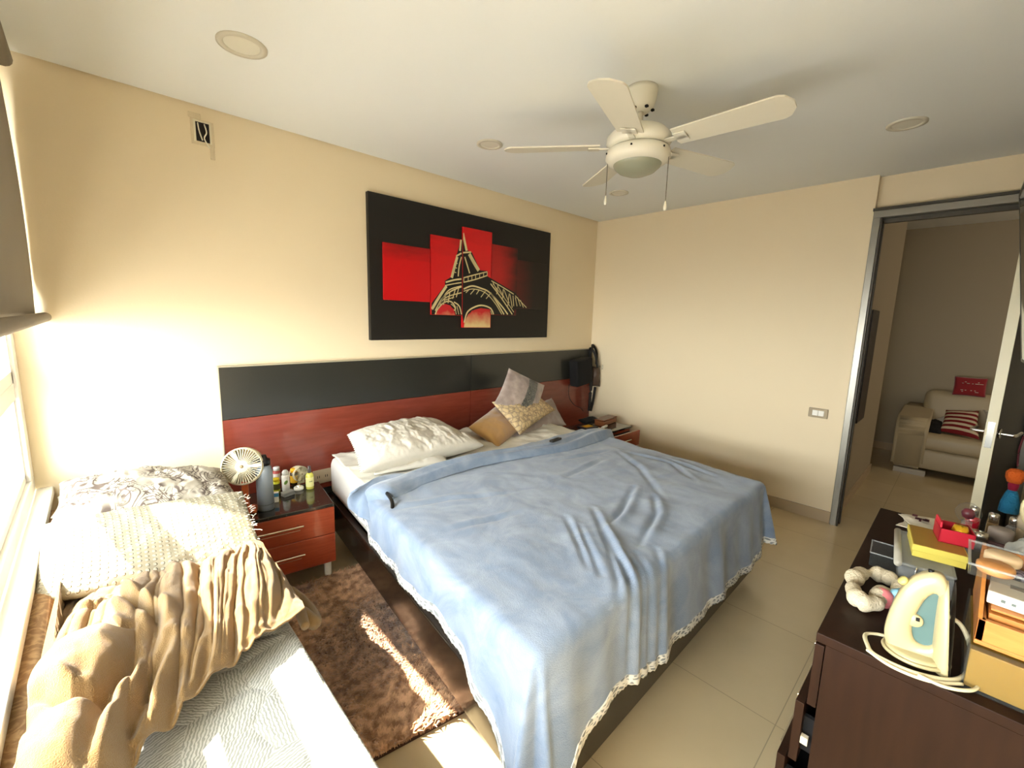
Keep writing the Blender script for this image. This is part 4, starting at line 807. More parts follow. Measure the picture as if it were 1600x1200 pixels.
g = G(m_knit); uv = g.tc.outputs['UV']; sp = g.n('ShaderNodeSeparateXYZ', {0: uv})
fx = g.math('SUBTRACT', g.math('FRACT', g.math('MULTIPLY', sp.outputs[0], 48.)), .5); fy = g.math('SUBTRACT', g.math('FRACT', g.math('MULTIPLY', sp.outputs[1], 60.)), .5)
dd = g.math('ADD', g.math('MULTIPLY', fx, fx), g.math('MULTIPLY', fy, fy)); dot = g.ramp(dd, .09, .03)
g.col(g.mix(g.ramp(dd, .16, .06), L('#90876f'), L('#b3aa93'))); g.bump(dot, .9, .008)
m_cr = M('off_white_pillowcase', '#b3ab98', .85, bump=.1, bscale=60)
g = None
def PD(*a, **k): return PW(*a, cat_='pillow', **k)
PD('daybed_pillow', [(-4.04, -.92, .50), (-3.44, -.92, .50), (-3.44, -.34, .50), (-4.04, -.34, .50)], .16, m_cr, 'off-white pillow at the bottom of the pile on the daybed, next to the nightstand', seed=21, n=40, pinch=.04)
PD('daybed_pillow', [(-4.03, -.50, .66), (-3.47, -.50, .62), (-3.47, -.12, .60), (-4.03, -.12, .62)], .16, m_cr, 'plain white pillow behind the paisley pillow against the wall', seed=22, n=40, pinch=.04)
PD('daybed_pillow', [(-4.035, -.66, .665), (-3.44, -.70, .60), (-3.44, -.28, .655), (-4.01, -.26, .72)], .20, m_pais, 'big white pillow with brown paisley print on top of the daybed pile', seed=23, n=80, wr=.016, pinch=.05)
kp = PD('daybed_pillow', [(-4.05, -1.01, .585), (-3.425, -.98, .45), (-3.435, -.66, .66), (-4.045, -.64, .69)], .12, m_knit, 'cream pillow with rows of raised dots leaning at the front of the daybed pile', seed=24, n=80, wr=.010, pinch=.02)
# tufts on the dotted pillow (fringe at its right end) 
bm = bmesh.new(); random.seed(3); kl = Vector(kp.location)
for k in range(70):
    s = random.random(); p = Vector((-3.43+random.uniform(-.05, .0), -.98+.30*s, .47+.20*s)); d = Vector((random.uniform(.2, 1), random.uniform(-1, .3), random.uniform(-.2, .9))).normalized()*random.uniform(.012, .024)
    tube([p-kl, p-kl+d*.6, p-kl+d+Vector((0, 0, -.004))], .0016, 4, 0, bm=bm)
fr_ = obj('fringe', bm, m_cr, kp); 

# ------------------------------------------------------------------ brown throw heaped on the daybed
m_thr = M('ochre_brown_throw', '#7d623a', .95, sheen=.2, bump=.5, bscale=420)
LOBES = [(.52, *(-3.9426, -1.4884, 0.6800)[:2], .105, .17, .19, -.35), (.50, *(-3.9802, -1.7161, 0.6600)[:2], .115, .17, .17, -.25), (.50, *(-3.7949, -1.2248, 0.5800)[:2], .115, .06, .11, .35), (.51, *(-3.8100, -1.3884, 0.6000)[:2], .09, .065, .12, .2), (.50, *(-3.8648, -1.5161, 0.6200)[:2], .06, .10, .10, -.4)]
TCR = [[(-3.844, -1.506), (-3.900, -1.610), (-3.930, -1.779)], [(-3.775, -1.484), (-3.832, -1.583), (-3.875, -1.698), (-3.882, -1.830)], [(-3.749, -1.498), (-3.808, -1.682), (-3.848, -1.818), (-3.860, -1.846)], [(-4.028, -1.556), (-3.991, -1.579), (-3.953, -1.618), (-3.900, -1.614)], [(-3.885, -1.162), (-3.848, -1.271), (-3.794, -1.371), (-3.793, -1.438)], [(-3.625, -1.449), (-3.662, -1.570), (-3.761, -1.729), (-3.839, -1.854)], [(-3.592, -1.460), (-3.655, -1.621), (-3.725, -1.704)], [(-3.562, -1.448), (-3.616, -1.595), (-3.685, -1.690), (-3.716, -1.770)], [(-3.534, -1.511), (-3.582, -1.610), (-3.667, -1.731)], [(-3.539, -1.598), (-3.590, -1.694), (-3.661, -1.761)], [(-3.684, -1.452), (-3.724, -1.574), (-3.765, -1.644), (-3.797, -1.728)], [(-3.913, -1.346), (-3.867, -1.417), (-3.835, -1.400)], [(-3.950, -1.233), (-3.900, -1.225), (-3.864, -1.161)]]
Tt = cat([(-3.99, -.90, .50), (-3.90, -.90, .50), (-3.78, -.90, .50), (-3.66, -.89, .49), (-3.55, -.88, .48), (-3.47, -.88, .465), (-3.43, -.93, .40)], 30)
Bt = cat([(-4.01, -2.02, .47), (-3.93, -1.86, .47), (-3.84, -1.70, .462), (-3.77, -1.64, .462), (-3.68, -1.57, .462), (-3.57, -1.51, .462), (-3.445, -1.46, .43)], 30)
ns, nt_ = 320, 170
def samp(P, n):
    a = np.array([tuple(p) for p in P]); x = np.linspace(0, 1, len(a)); q = np.linspace(0, 1, n); return np.stack([np.interp(q, x, a[:, k]) for k in range(3)], 1)
T0, T1 = samp(Tt, ns), samp(Bt, ns); S_, T_ = np.meshgrid(np.linspace(0, 1, ns), np.linspace(0, 1, nt_)**.9, indexing='ij')
X = T0[:, None]*(1-T_[..., None])+T1[:, None]*T_[..., None]
X[..., 0] += .035*np.sin(T_*math.pi)*(S_-.35)
wa = fbm(S_*3, T_*1.4, 4.); wb = fbm(S_*8, T_*2., 7.)
ph = S_+.16*(T_-.5)*(1-S_)+.045*wa
def ridge(x, p=.6): return np.abs(np.sin(x))**p
edge_ = np.clip((1-T_)/.035, 0, 1)**.5*np.clip(S_/.03, 0, 1)**.5
bulk = np.interp(T_, [0, .15, .35, .6, .85, 1], [0, .05, .10, .11, .08, .03])*np.interp(S_, [0, .15, .45, .7, .9, 1], [.7, 1.1, 1.2, 1.1, 1.0, .5])
amp = np.interp(T_, [0, .12, .4, .8, 1], [.25, .7, 1, .9, .7])
folds = .034*ridge(ph*math.pi*5.5+.6*wa)+.018*ridge(ph*math.pi*13+1.6*wb)+.010*ridge(ph*math.pi*23+2*wa+wb, .8)*np.clip((S_-.5)*4, 0, 1)
X[..., 2] += (bulk+folds*amp+.006*wb)*edge_
def lobe(cx, cy, rx, ry, h, an=0.):
    dx, dy = X[..., 0]-cx, X[..., 1]-cy; ca, sa = math.cos(an), math.sin(an); a, b_ = (dx*ca+dy*sa)/rx, (-dx*sa+dy*ca)/ry
    return h*np.clip(1-(a*a+b_*b_), 0, 1)**.55
def smax(a, b, k=.012): return np.log(np.exp(a/k)+np.exp(b/k))*k
Z = X[..., 2]
for q in LOBES: Z = smax(Z, q[0]+lobe(*q[1:]))
X[..., 2] = Z
X[..., 2] += (.012*fbm(X[..., 0]*9, X[..., 1]*6, 11., 3)+.004*fbm(X[..., 0]*30, X[..., 1]*20, 2., 2))*edge_
X[..., 2] += creases(X, TCR[:7], .012, .026)+creases(X, TCR[7:], .009, .013)
over = np.clip((X[..., 0]+3.475)/.05, 0, 1); X[..., 2] -= over**2*.07*np.sin(np.clip(T_, 0, 1)*math.pi)
zmin = np.where(X[..., 0] < -3.99, .612, .458); zmin = np.where(X[..., 0] > -3.462, .30, zmin); X[..., 2] = np.maximum(X[..., 2], zmin)
th = gridmesh('brown_throw', X, m_thr); solid(th, .006, 1); recenter(th)
tag(th, 'ochre-brown fleece throw crumpled in a heap of folds on the daybed', 'throw blanket')
bm = tube([(-3.45, -1.18, .47), (-3.41, -1.22, .44), (-3.385, -1.32, .41), (-3.40, -1.40, .42), (-3.425, -1.36, .45), (-3.44, -1.44, .45)], lambda t: .013+.010*math.sin(t*math.pi), 10, 8)
for v in bm.verts: v.co -= Vector(th.location)
obj('twisted_corner', bm, m_thr, th, True)

# ------------------------------------------------------------------ dresser
m_dr = M('dark_wenge_wood', '#2e1c15', .5, spec=.15)
g = G(m_dr); wv = g.n('ShaderNodeTexNoise', {'Vector': g.n('ShaderNodeMapping', {'Vector': g.tc.outputs['Object'], 'Scale': (14, 14, 1.5)}).outputs[0], 'Scale': 3., 'Detail': 5}).outputs['Fac']
g.col(g.mix(wv, L('#1b0e07'), L('#2e1b10')))
DZ = .74
dx0, dx1, dy0, dy1 = -2.685, -1.64, -3.205, -2.637
dr = thing('dresser', 'dark wenge dresser facing the bed, its top crowded with toiletries', 'dresser', ((dx0+dx1)/2, (dy0+dy1)/2, 0))
wx, wy = (dx1-dx0)/2, (dy1-dy0)/2
obj('top_panel', B((-wx, wx, -wy, wy, DZ-.022, DZ), bev=.0015), m_dr, dr)
obj('side_panel', B((-wx+.001, -wx+.02, -wy, wy-.02, .02, DZ-.0225)), m_dr, dr); obj('side_panel', B((wx-.02, wx-.001, -wy, wy-.02, .02, DZ-.0225)), m_dr, dr)
obj('back_panel', B((-wx+.02, wx-.02, -wy, -wy+.01, .02, DZ-.023)), m_dr, dr)
m_in = M('pale_drawer_box', '#c9bda4', .6)
for k in range(4):
    z1 = DZ-.028-k*.168; z0 = z1-.163; ot = (.0, .022, .045, .03)[k]
    d = obj('drawer', B((-wx+.001, wx-.001, wy-.018+ot, wy+ot, z0, z1), bev=.001), m_dr, dr)
    obj('drawer_box', B((-wx+.03, wx-.03, -wy+.06, wy-.018+ot, z0+.02, z1-.03)), m_in if k == 1 else M('dark_drawer_box_%d' % k, '#1c120d', .6), d) if False else obj('drawer_box', B((-wx+.028, -wx+.04, -wy+.1, wy-.018+ot, z0+.03, z1-.05), (wx-.04, wx-.028, -wy+.1, wy-.018+ot, z0+.03, z1-.05), (-wx+.028, wx-.028, -wy+.1, wy-.018+ot, z0+.02, z0+.03)), m_blk, d)
    obj('drawer_handle', B((-wx+.15, wx-.15, wy+ot+.014, wy+ot+.022, z0+.06, z0+.068), (-wx+.17, -wx+.178, wy+ot, wy+ot+.015, z0+.061, z0+.067), (wx-.178, wx-.17, wy+ot, wy+ot+.015, z0+.061, z0+.067), bev=.001), m_hnd, d)
    if k == 1: obj('runner_tag', B((-wx+.004, -wx+.016, wy-.012, wy+ot-.019, z0+.055, z0+.075)), m_in, d)
obj('dresser_foot', B((-wx+.03, wx-.03, -wy+.03, wy-.05, 0, .02)), m_blk, dr)

# ------------------------------------------------------------------ steam iron standing on its heel
m_ic = M('cream_iron_plastic', '#b3a67c', .35, coat=.2); m_it = M('blue_green_tank', '#56706e', .15, coat=.4); m_ip = M('pale_yellow_button', '#cbbf70', .35); m_is = M('grey_soleplate', '#6d675c', .3, metal=.8)
ir = thing('steam_iron', 'cream steam iron with blue-green tank standing on its heel on the dresser', 'iron', (-2.615, -2.802, DZ), 0)
ir.rotation_euler = (math.radians(-3), math.radians(3), math.radians(6)); ir.scale = (.80, .80, .80); 
# local: z up to the tip, -y = soleplate side, +y = handle side, x = width
HI = .235
def isec(z): # half width of the soleplate outline at height z
    t = max(0, min(1, z/HI)); return .052*(1-t**2.4)**.62+.002
def yb(t): return -.060+.010*t # back plane (sole)
body = bmesh.new(); nz_, na = 26, 20
# lower skirt: between sole and handle root
rings = []
for i in range(nz_+1):
    z = HI*i/nz_; hw = isec(z); t = i/nz_; dep = .020*(1-t)**.5+.010; ring = []
    for k in range(na+1):
        a = math.pi*k/na; ring.append(body.verts.new((hw*math.cos(a), yb(t)+dep*math.sin(a)**.8*1.0, z)))
    rings.append(ring)
for a, b_ in zip(rings, rings[1:]):
    for k in range(na): body.faces.new((a[k], a[k+1], b_[k+1], b_[k]))
    body.faces.new((a[-1], a[0], b_[0], b_[-1]))
body.faces.new(rings[0]); body.faces.new(rings[-1][::-1])
obj('iron_body', body, m_ic, ir, True)
obj('soleplate', (lambda t: t)(B((-.001, .001, 0, .001, 0, .001))) if False else (lambda: (lambda bm: (bm.faces.new([bm.verts.new((isec(HI*k/24)*1.03, 0, HI*1.01*k/24)) for k in range(25)]+[bm.verts.new((-isec(HI*k/24)*1.03, 0, HI*1.01*k/24)) for k in range(23, -1, -1)]), bmesh.ops.solidify(bm, geom=bm.faces[:], thickness=.006), bmesh.ops.translate(bm, verts=bm.verts, vec=(0, -.0635, 0)), bm)[-1])(bmesh.new()))(), m_is, ir)
# handle: closed loop with an oval opening, seen from the side
hp = [(-.030, .010), (.020, .004), (.052, .012), (.066, .045), (.060, .10), (.046, .16), (.022, .215), (-.010, .246), (-.036, .248), (-.048, .225), (-.042, .17), (-.034, .10), (-.032, .05)]
def loopmesh(outer, inner, wd, ctr=None):
    o3 = cat([(0, y, z) for y, z in outer], 6, True); i3 = cat([(0, y, z) for y, z in inner], 6, True); n = len(o3)
    i3 = [i3[int(k*len(i3)/n) % len(i3)] for k in range(n)]
    t = bmesh.new(); L_ = []
    for fr_, s in ((0, 0.62), (.18, .95), (.5, 1.1), (.82, .95), (1, .62)):
        L_.append([(o3[k].lerp(i3[k], fr_), s) for k in range(n)])
    vr = [[t.verts.new((wd*s*sg, p.y, p.z)) for p, s in l] for sg in (1,) for l in L_]; vl = [[t.verts.new((-wd*s, p.y, p.z)) for p, s in l] for l in L_]
    for V_, fl_ in ((vr, 0), (vl, 1)):
        for a, b_ in zip(V_, V_[1:]):
            for k in range(n): t.faces.new((a[k], a[(k+1) % n], b_[(k+1) % n], b_[k]))
    for r in (0, -1):
        for k in range(n): t.faces.new((vr[r][k], vr[r][(k+1) % n], vl[r][(k+1) % n], vl[r][k]))
    return t
inn = [(-.030, .055), (-.012, .046), (.006, .056), (.012, .092), (.004, .135), (-.010, .176), (-.026, .196), (-.037, .182), (-.040, .13), (-.038, .085)]
obj('iron_handle', loopmesh(hp, inn, .020), m_ic, ir, True)
t = bmesh.new(); i3 = cat([(0, y*1.05, z) for y, z in inn], 6, True); f = t.faces.new([t.verts.new((.007, p.y, p.z)) for p in i3]); e = bmesh.ops.extrude_face_region(t, geom=[f]); bmesh.ops.translate(t, verts=[v for v in e['geom'] if isinstance(v, bmesh.types.BMVert)], vec=(-.014, 0, 0))
obj('water_tank', t, m_it, ir)
obj('temperature_dial', lathe([(0, -.016), (.016, -.016), (.018, -.012), (.018, .012), (.016, .016), (0, .016)], 26, (0, .008, .108), (1, 0, 0)), m_ic, ir, True)
obj('dial_mark', B((-.0175, -.0155, -.002, .006, .110, .120)), m_bk, ir)
obj('steam_button', lathe([(0, 0), (.013, 0), (.012, .008), (0, .010)], 20, (0, .034, .203), (-.25, .75, .6)), m_ip, ir, True)
obj('spray_nozzle', lathe([(0, 0), (.006, 0), (.006, .007), (0, .007)], 14, (0, -.016, .247), (0, 0, 1)), m_bk, ir, True)
obj('heel_plate', (lambda bm: (bmesh.ops.scale(bm, vec=(.058, .062, .012), verts=bm.verts), bmesh.ops.translate(bm, vec=(0, .0, .012), verts=bm.verts), bm)[-1])(lathe([(0, -1), (.8, -1), (1, -.5), (1, .6), (.85, 1), (0, 1)], 30)), m_ic, ir, True)
obj('heel_rim', tube([(.062*math.cos(a), .066*math.sin(a), .012) for a in [2*math.pi*k/16 for k in range(16)]], .005, 8, 4, True), m_ic, ir, True)
bm = tube([(.03, -.055, .13), (.04, -.085, .11), (.035, -.105, .06), (.0, -.10, .012), (-.055, -.07, .005), (-.085, -.02, .006), (-.09, .03, .006), (-.07, .085, .006), (-.03, .10, .006), (.02, .105, .006), (.045, .08, .006), (.05, .05, .008)], .0055, 8, 8)
tube([(-.06, -.085, .005), (-.105, -.02, .006), (-.10, .05, .006), (-.06, .10, .006)], .0042, 8, 8, bm=bm)
tube([(.02, -.105, .02), (-.02, -.118, .006), (-.075, -.10, .006), (-.105, -.05, .006), (-.105, .0, .012)], .0042, 8, 8, bm=bm)
obj('power_cord', bm, M('cream_cord', '#d6cba6', .5), ir, True)

# ------------------------------------------------------------------ things on the dresser
def on(p, z=None): return (p[0], p[1], DZ if z is None else z)
m_tray = m_clear2
def openbox(w_, d_, h_, th, z0=0):
    return B((-w_/2, w_/2, -d_/2, d_/2, z0, z0+th), (-w_/2, -w_/2+th, -d_/2, d_/2, z0, z0+h_), (w_/2-th, w_/2, -d_/2, d_/2, z0, z0+h_), (-w_/2, w_/2, -d_/2, -d_/2+th, z0, z0+h_), (-w_/2, w_/2, d_/2-th, d_/2, z0, z0+h_))
t = thing('clear_box', 'small empty clear plastic box near the front edge of the dresser', 'box', (-2.165, -2.70, DZ), math.radians(4))
obj('box_shell', openbox(.10, .062, .042, .002), m_clear, t); obj('box_rim', B((-.057, .057, -.033, -.030, .040, .043), (-.052, .052, .030, .033, .040, .043), (-.052, -.049, -.033, .033, .040, .043), (.049, .052, -.033, .033, .040, .043)), m_clear2, t)
t = thing('plastic_container', 'larger clear plastic container with wire clasp under the yellow box on the dresser', 'container', (-2.16, -2.785, DZ), math.radians(5))
obj('container_body', B((-.13, .13, -.055, .055, 0, .062), bev=.006), m_clear2, t); obj('container_lid', B((-.13, .13, -.058, .058, .063, .072), bev=.004), m_clear2, t)
obj('rounded_edge', tube([(-.13, .058, .066), (.13, .058, .066)], .009, 10, 0), M('frosted_plastic', '#b8b2a2', .4, alpha=.75), t, True)
obj('wire_clasp', tube([(-.133, .02, .07), (-.138, .02, .03), (-.138, -.0, .03), (-.133, -.0, .07)], .0018, 6, 3), m_chr, t, True); obj('label_patch', B((-.133, -.1315, -.025, .0, .02, .038)), M('grey_patch', '#8d8c88', .5), t)
t = thing('yellow_box', 'yellow cardboard box with a tan lid top lying on the clear container', 'box', (-2.14, -2.806, DZ+.0725), math.radians(8))
obj('box_bottom', B((-.078, .078, -.052, .056, 0, .018), bev=.001), M('yellow_card', '#c4b34c', .55), t); obj('box_lid', B((-.080, .080, -.054, .058, .0185, .036), bev=.001), M('yellow_card_lid', '#c9b850', .5), t); obj('lid_top', B((-.077, .077, -.051, .055, .036, .0366)), M('tan_lid_top', '#9c7c34', .35), t)
t = thing('red_box', 'small red open box on top of the yellow box', 'box', (-2.11, -2.836, DZ+.110), math.radians(10))
obj('box_shell', openbox(.080, .072, .040, .003), M('red_card', '#a80f24', .45), t); obj('box_flap', B((-.030, .040, .030, .035, .03, .055), bev=.002), M('bright_red_card', '#c81a30', .45), t)
obj('gold_ornament', lathe([(0, .004), (.016, .006), (.020, .03), (.014, .05), (0, .052)], 16, (-.01, -.01, 0)), M('gold_foil', '#d9a82a', .25, metal=.8), t, True)
t = thing('glass_ball', 'clear round glass ornament with dark red centre behind the red box', 'ornament', (-1.96, -2.862, DZ+.0))
obj('ball_stand', lathe([(0, 0), (.022, 0), (.022, .10), (.012, .11), (.012, .13), (0, .13)], 20), m_clear2, t, True)
obj('glass_shell', lathe([(0, .125), (.018, .13), (.028, .145), (.030, .158), (.024, .175), (.010, .186), (0, .187)], 24), m_clear, t, True); obj('red_centre', lathe([(0, .135), (.013, .142), (.016, .156), (.010, .168), (0, .170)], 18), M('dark_red_bead', '#5a1420', .3), t, True)
t = thing('paper_leaflets', 'pile of creased printed leaflets at the far end of the dresser', 'leaflets', (-1.735, -2.775, DZ))
m_pap = M('cream_paper', '#d9d2bf', .6); m_pr = M('dark_red_print', '#5b2732', .5)
random.seed(11)
for k in range(4):
    bm = B((-.085+k*.006, .075-k*.01, -.065, .055+k*.004, 0, .0012)); bmesh.ops.subdivide_edges(bm, edges=bm.edges[:], cuts=5, use_grid_fill=True)
    for v in bm.verts: v.co.z += .001+k*.006+.010*max(0, noise.noise(Vector((v.co.x*14, v.co.y*14, k))))
    bmesh.ops.rotate(bm, verts=bm.verts, cent=(0, 0, 0), matrix=Matrix.Rotation(.25*k-.3, 3, 'Z')); obj('leaflet', bm, m_pap, t)
bm = bmesh.new()
for k in range(9): x, y = random.uniform(-.05, .0), random.uniform(-.05, .03); B((x, x+random.uniform(.01, .03), y, y+random.uniform(.006, .02), .0305, .0312), bm=bm)
obj('printed_picture', bm, m_pr, t)
def flacon(label, loc, r, h, liquid, cap, caph, square=False, capr=.6):
    t = thing('perfume_bottle', label, 'bottle', on(loc))
    if square: obj('flacon_body', B((-r, r, -r*.6, r*.6, 0, h), bev=.004, seg=3), liquid, t, True)
    else: obj('flacon_body', lathe([(0, 0), (r*.9, 0), (r, .006), (r, h*.75), (r*.7, h*.95), (r*.3, h), (0, h)], 24), liquid, t, True)
    obj('flacon_cap', lathe([(0, h), (r*capr, h), (r*capr, h+caph*.9), (r*capr*.8, h+caph), (0, h+caph)], 20), cap, t, True); return t
m_silv = M('silver_cap', '#bdb8ac', .2, metal=.9); m_amb = clear_plastic('amber_glass', (.45, .28, .12), .45, .06); m_pinkg = clear_plastic('pale_glass', (.75, .72, .70), .3, .05)
flacon('amber perfume bottle with a round glossy red cap', (-1.735, -2.882), .024, .045, m_amb, M('red_ball_cap', '#b30d26', .12, coat=1), .036, capr=.75)
flacon('tall clear square perfume bottle with silver cap at the back by the door edge', (-1.668, -2.885), .022, .062, m_pinkg, m_silv, .035, True)
flacon('brown glass perfume bottle behind the red-capped one', (-1.668, -2.932), .022, .058, m_amb, m_silv, .032, True)
flacon('short squat bottle with mirrored cube cap at the front of the perfume group', (-1.795, -2.905), .022, .024, m_pinkg, m_silv, .030, capr=.85)
flacon('round jar-like bottle with wide matte grey lid in the perfume group', (-1.735, -2.950), .030, .022, clear_plastic('plum_glass', (.28, .12, .14), .5, .05), M('matte_grey_lid', '#9d938c', .45), .042, capr=1.0)
flacon('clear bottle with bright silver collar behind the grey-lidded jar', (-1.668, -2.980), .022, .062, m_pinkg, m_silv, .03)
t = thing('cream_jar', 'cream jar with pale domed lid under the hanging doll', 'jar', (-1.690, -3.02, DZ))
obj('jar_body', lathe([(0, 0), (.034, 0), (.036, .004), (.036, .07), (0, .07)], 26), M('beige_jar', '#a08d70', .4), t, True); obj('jar_lid', lathe([(0, .07), (.038, .07), (.038, .105), (.030, .115), (0, .117)], 26), M('pale_lid', '#c4b69c', .35), t, True)
t = thing('round_mirror', 'round beige hand mirror lying flat beside the perfume bottles', 'mirror', (-1.80, -3.02, DZ+.001))
obj('mirror_frame', lathe([(0, 0), (.040, 0), (.044, .005), (.040, .010), (0, .010)], 36), M('beige_frame', '#a58c6c', .5), t, True); obj('mirror_glass', lathe([(0, .0102), (.034, .0102), (0, .0108)], 32), m_chr, t)
# folded white cloth and bath toy
hbp = [(-2.50, -2.69, .022), (-2.44, -2.665, .024), (-2.36, -2.665, .024), (-2.31, -2.70, .022), (-2.32, -2.745, .022), (-2.37, -2.755, .024), (-2.42, -2.72, .022), (-2.47, -2.725, .022)]
bm = tube(hbp, lambda t: .017+.005*math.sin(t*34)+.003*math.sin(t*71), 16, 12, True)
for v in bm.verts: v.co.z = max(0, v.co.z)
t = obj('hair_band', bm, M('cream_terry', '#c6b99c', .95, bump=.6, bscale=200), None, True); t.location.z = DZ
tag(t, 'bunched cream fabric hair band at the front edge of the dresser', 'hair band')
t = thing('rubber_toy', 'small pink and light blue rubber toy beside the iron', 'toy', (-2.425, -2.742, DZ), math.radians(20))
obj('pink_part', lathe([(0, 0), (.018, .002), (.024, .018), (.020, .036), (.008, .044), (0, .045)], 22, (-.005, .018, 0)), M('pink_rubber', '#e07f80', .4), t, True)
obj('blue_part', lathe([(0, 0), (.020, .002), (.026, .020), (.020, .042), (.010, .050), (0, .052)], 22, (.0, -.018, 0)), M('light_blue_rubber', '#86b8cc', .4), t, True)
obj('blue_knob', lathe([(0, 0), (.009, .004), (.010, .012), (0, .020)], 16, (-.012, -.006, .040), (-.5, .2, 1)), bpy.data.materials['light_blue_rubber'], t, True)
# organiser with wooden drawers
m_ow = M('orange_pine', '#b8722f', .45)
g = G(m_ow); wv = g.n('ShaderNodeTexNoise', {'Vector': g.n('ShaderNodeMapping', {'Vector': g.tc.outputs['Object'], 'Scale': (20, 3, 20)}).outputs[0], 'Scale': 3., 'Detail': 6, 'Distortion': .6}).outputs['Fac']; g.col(g.mix(wv, L('#a5601f'), L('#cd8a45')))
og = thing('wooden_organizer', 'orange pine organizer box with gold lower drawer on the dresser beside the iron', 'organizer', (-2.49, -2.872, DZ), 0)
# local: +x away from camera, -y to the right
obj('gold_drawer', B((-.155, .10, -.26, -.004, .004, .085), bev=.002), M('gold_card', '#8a6a1c', .5, vary=.1, vscale=8), og)
obj('acrylic_sleeve', B((-.160, -.157, -.265, .0, 0, .096), (-.160, .11, -.003, .0, 0, .096), (-.160, .11, -.265, .0, .0, .0035), bev=.0005), m_clear, og)
bm = B((-.15, .10, -.26, -.006, .0965, .105), (-.15, -.138, -.26, -.006, .105, .150), (-.15, .10, -.018, -.006, .105, .150), (.09, .10, -.26, -.006, .105, .215), bev=.0015)
obj('pine_tray', bm, m_ow, og)
obj('pine_step', B((-.128, .088, -.26, -.020, .107, .158), (-.118, .088, -.26, -.022, .160, .165), bev=.0015), m_ow, og)
bm = bmesh.new(); vs = [bm.verts.new(p) for p in ((-.148, -.006, .15), (.10, -.006, .15), (.10, -.006, .22), (-.02, -.006, .22), (-.148, -.012, .15), (.10, -.012, .15), (.10, -.012, .22), (-.02, -.012, .22))]
for f in ((0, 1, 2, 3), (7, 6, 5, 4), (0, 4, 5, 1), (1, 5, 6, 2), (2, 6, 7, 3), (3, 7, 4, 0)): bm.faces.new([vs[k] for k in f])
obj('pine_side', bm, m_ow, og)
t = thing('white_carton', 'flat white carton with small print lying in the pine organizer', 'carton', (-2.548, -2.945, DZ+.1655), math.radians(-4))
obj('carton_body', B((-.045, .055, -.12, .055, 0, .026), bev=.002), M('white_card', '#d8d0bd', .5), t)
Rr = Matrix(((0, 0, -1), (-1, 0, 0), (0, 1, 0)))
bm = B((-.0458, -.0448, .030, .036, .010, .016), (-.0458, -.0448, .016, .022, .010, .015), (-.0458, -.0448, -.04, .0, .014, .017), (-.0458, -.0448, -.07, -.046, .014, .017), (-.0458, -.0448, -.06, .004, .008, .0095)); obj('small_print', bm, M('print_grey_green', '#55605c', .5), t)
obj('grey_square', B((.0, .022, .005, .027, .0258, .0264)), M('print_grey', '#8d8578', .5), t)
t = thing('lilac_pouch', 'lilac patterned pouch behind the white carton', 'pouch', (-2.445, -2.955, DZ+.1655))
m_lp = M('lilac_streaked_cloth', '#8d86a0', .7); g = G(m_lp); n1 = g.noise(45., 3, None, 3.); g.col(g.mix(g.ramp(n1, .42, .55), L('#2f2b40'), L('#b5a9bd')))
pillow('pouch_body', [(-.03, .05, .018), (-.03, -.10, .018), (.03, -.10, .018), (.03, .05, .018)], .034, m_lp, t, n=22, wr=.003)
t = thing('clear_tray', 'clear plastic tray of hair clips and cosmetics resting on top of the pine organizer', 'tray', (-2.525, -2.965, DZ+.2155))
obj('tray_shell', (lambda: (lambda bm: bm)(openbox(.14, .22, .022, .003)))(), m_clear, t)
obj('tray_rim', B((-.073, -.069, -.112, .112, .021, .025), (-.073, .073, .108, .112, .021, .025), (.069, .073, -.112, .112, .021, .025)), m_clear2, t)
def small(name, label, cat_, loc, bm, mat, smooth=True):
    o = obj(name, bm, mat, None, smooth); o.location = loc; return tag(o, label, cat_)
tz = DZ+.2155+.004
small('hair_clip', 'green hair clip in the clear tray', 'hair clip', (-2.56, -2.945, tz), B((-.02, .02, -.012, .012, 0, .018), bev=.006, seg=3), M('green_plastic', '#4f8f45', .35))
small('cosmetic_tube', 'dark blue tube in the clear tray', 'tube', (-2.56, -3.0, tz), tube([(0, -.03, .01), (0, .025, .01)], .010, 12, 0), M('dark_blue_plastic', '#1d2a66', .3))
small('hair_clip', 'orange-red clip at the right of the clear tray', 'hair clip', (-2.54, -3.045, tz), B((-.02, .02, -.010, .010, 0, .016), bev=.005, seg=3), M('orange_red_plastic', '#c4502d', .35))
small('cotton_pads', 'stack of white cotton pads in the clear tray', 'cotton pads', (-2.50, -2.99, tz), lathe([(0, 0), (.022, 0), (.023, .004), (.023, .026), (.020, .030), (0, .030)], 22), M('cotton_white', '#ded8c8', .9))
small('powder_compact', 'orange-brown powder compact near the left side of the clear tray', 'compact', (-2.555, -2.893, tz), lathe([(0, 0), (.026, 0), (.028, .004), (.028, .014), (.024, .018), (0, .018)], 26), M('peach_compact', '#c48a50', .3))
small('powder_compact', 'pale peach compact at the back of the clear tray', 'compact', (-2.490, -2.905, tz), lathe([(0, 0), (.026, 0), (.028, .004), (.028, .016), (.024, .020), (0, .020)], 26), M('pale_peach_compact', '#d9bd94', .3))
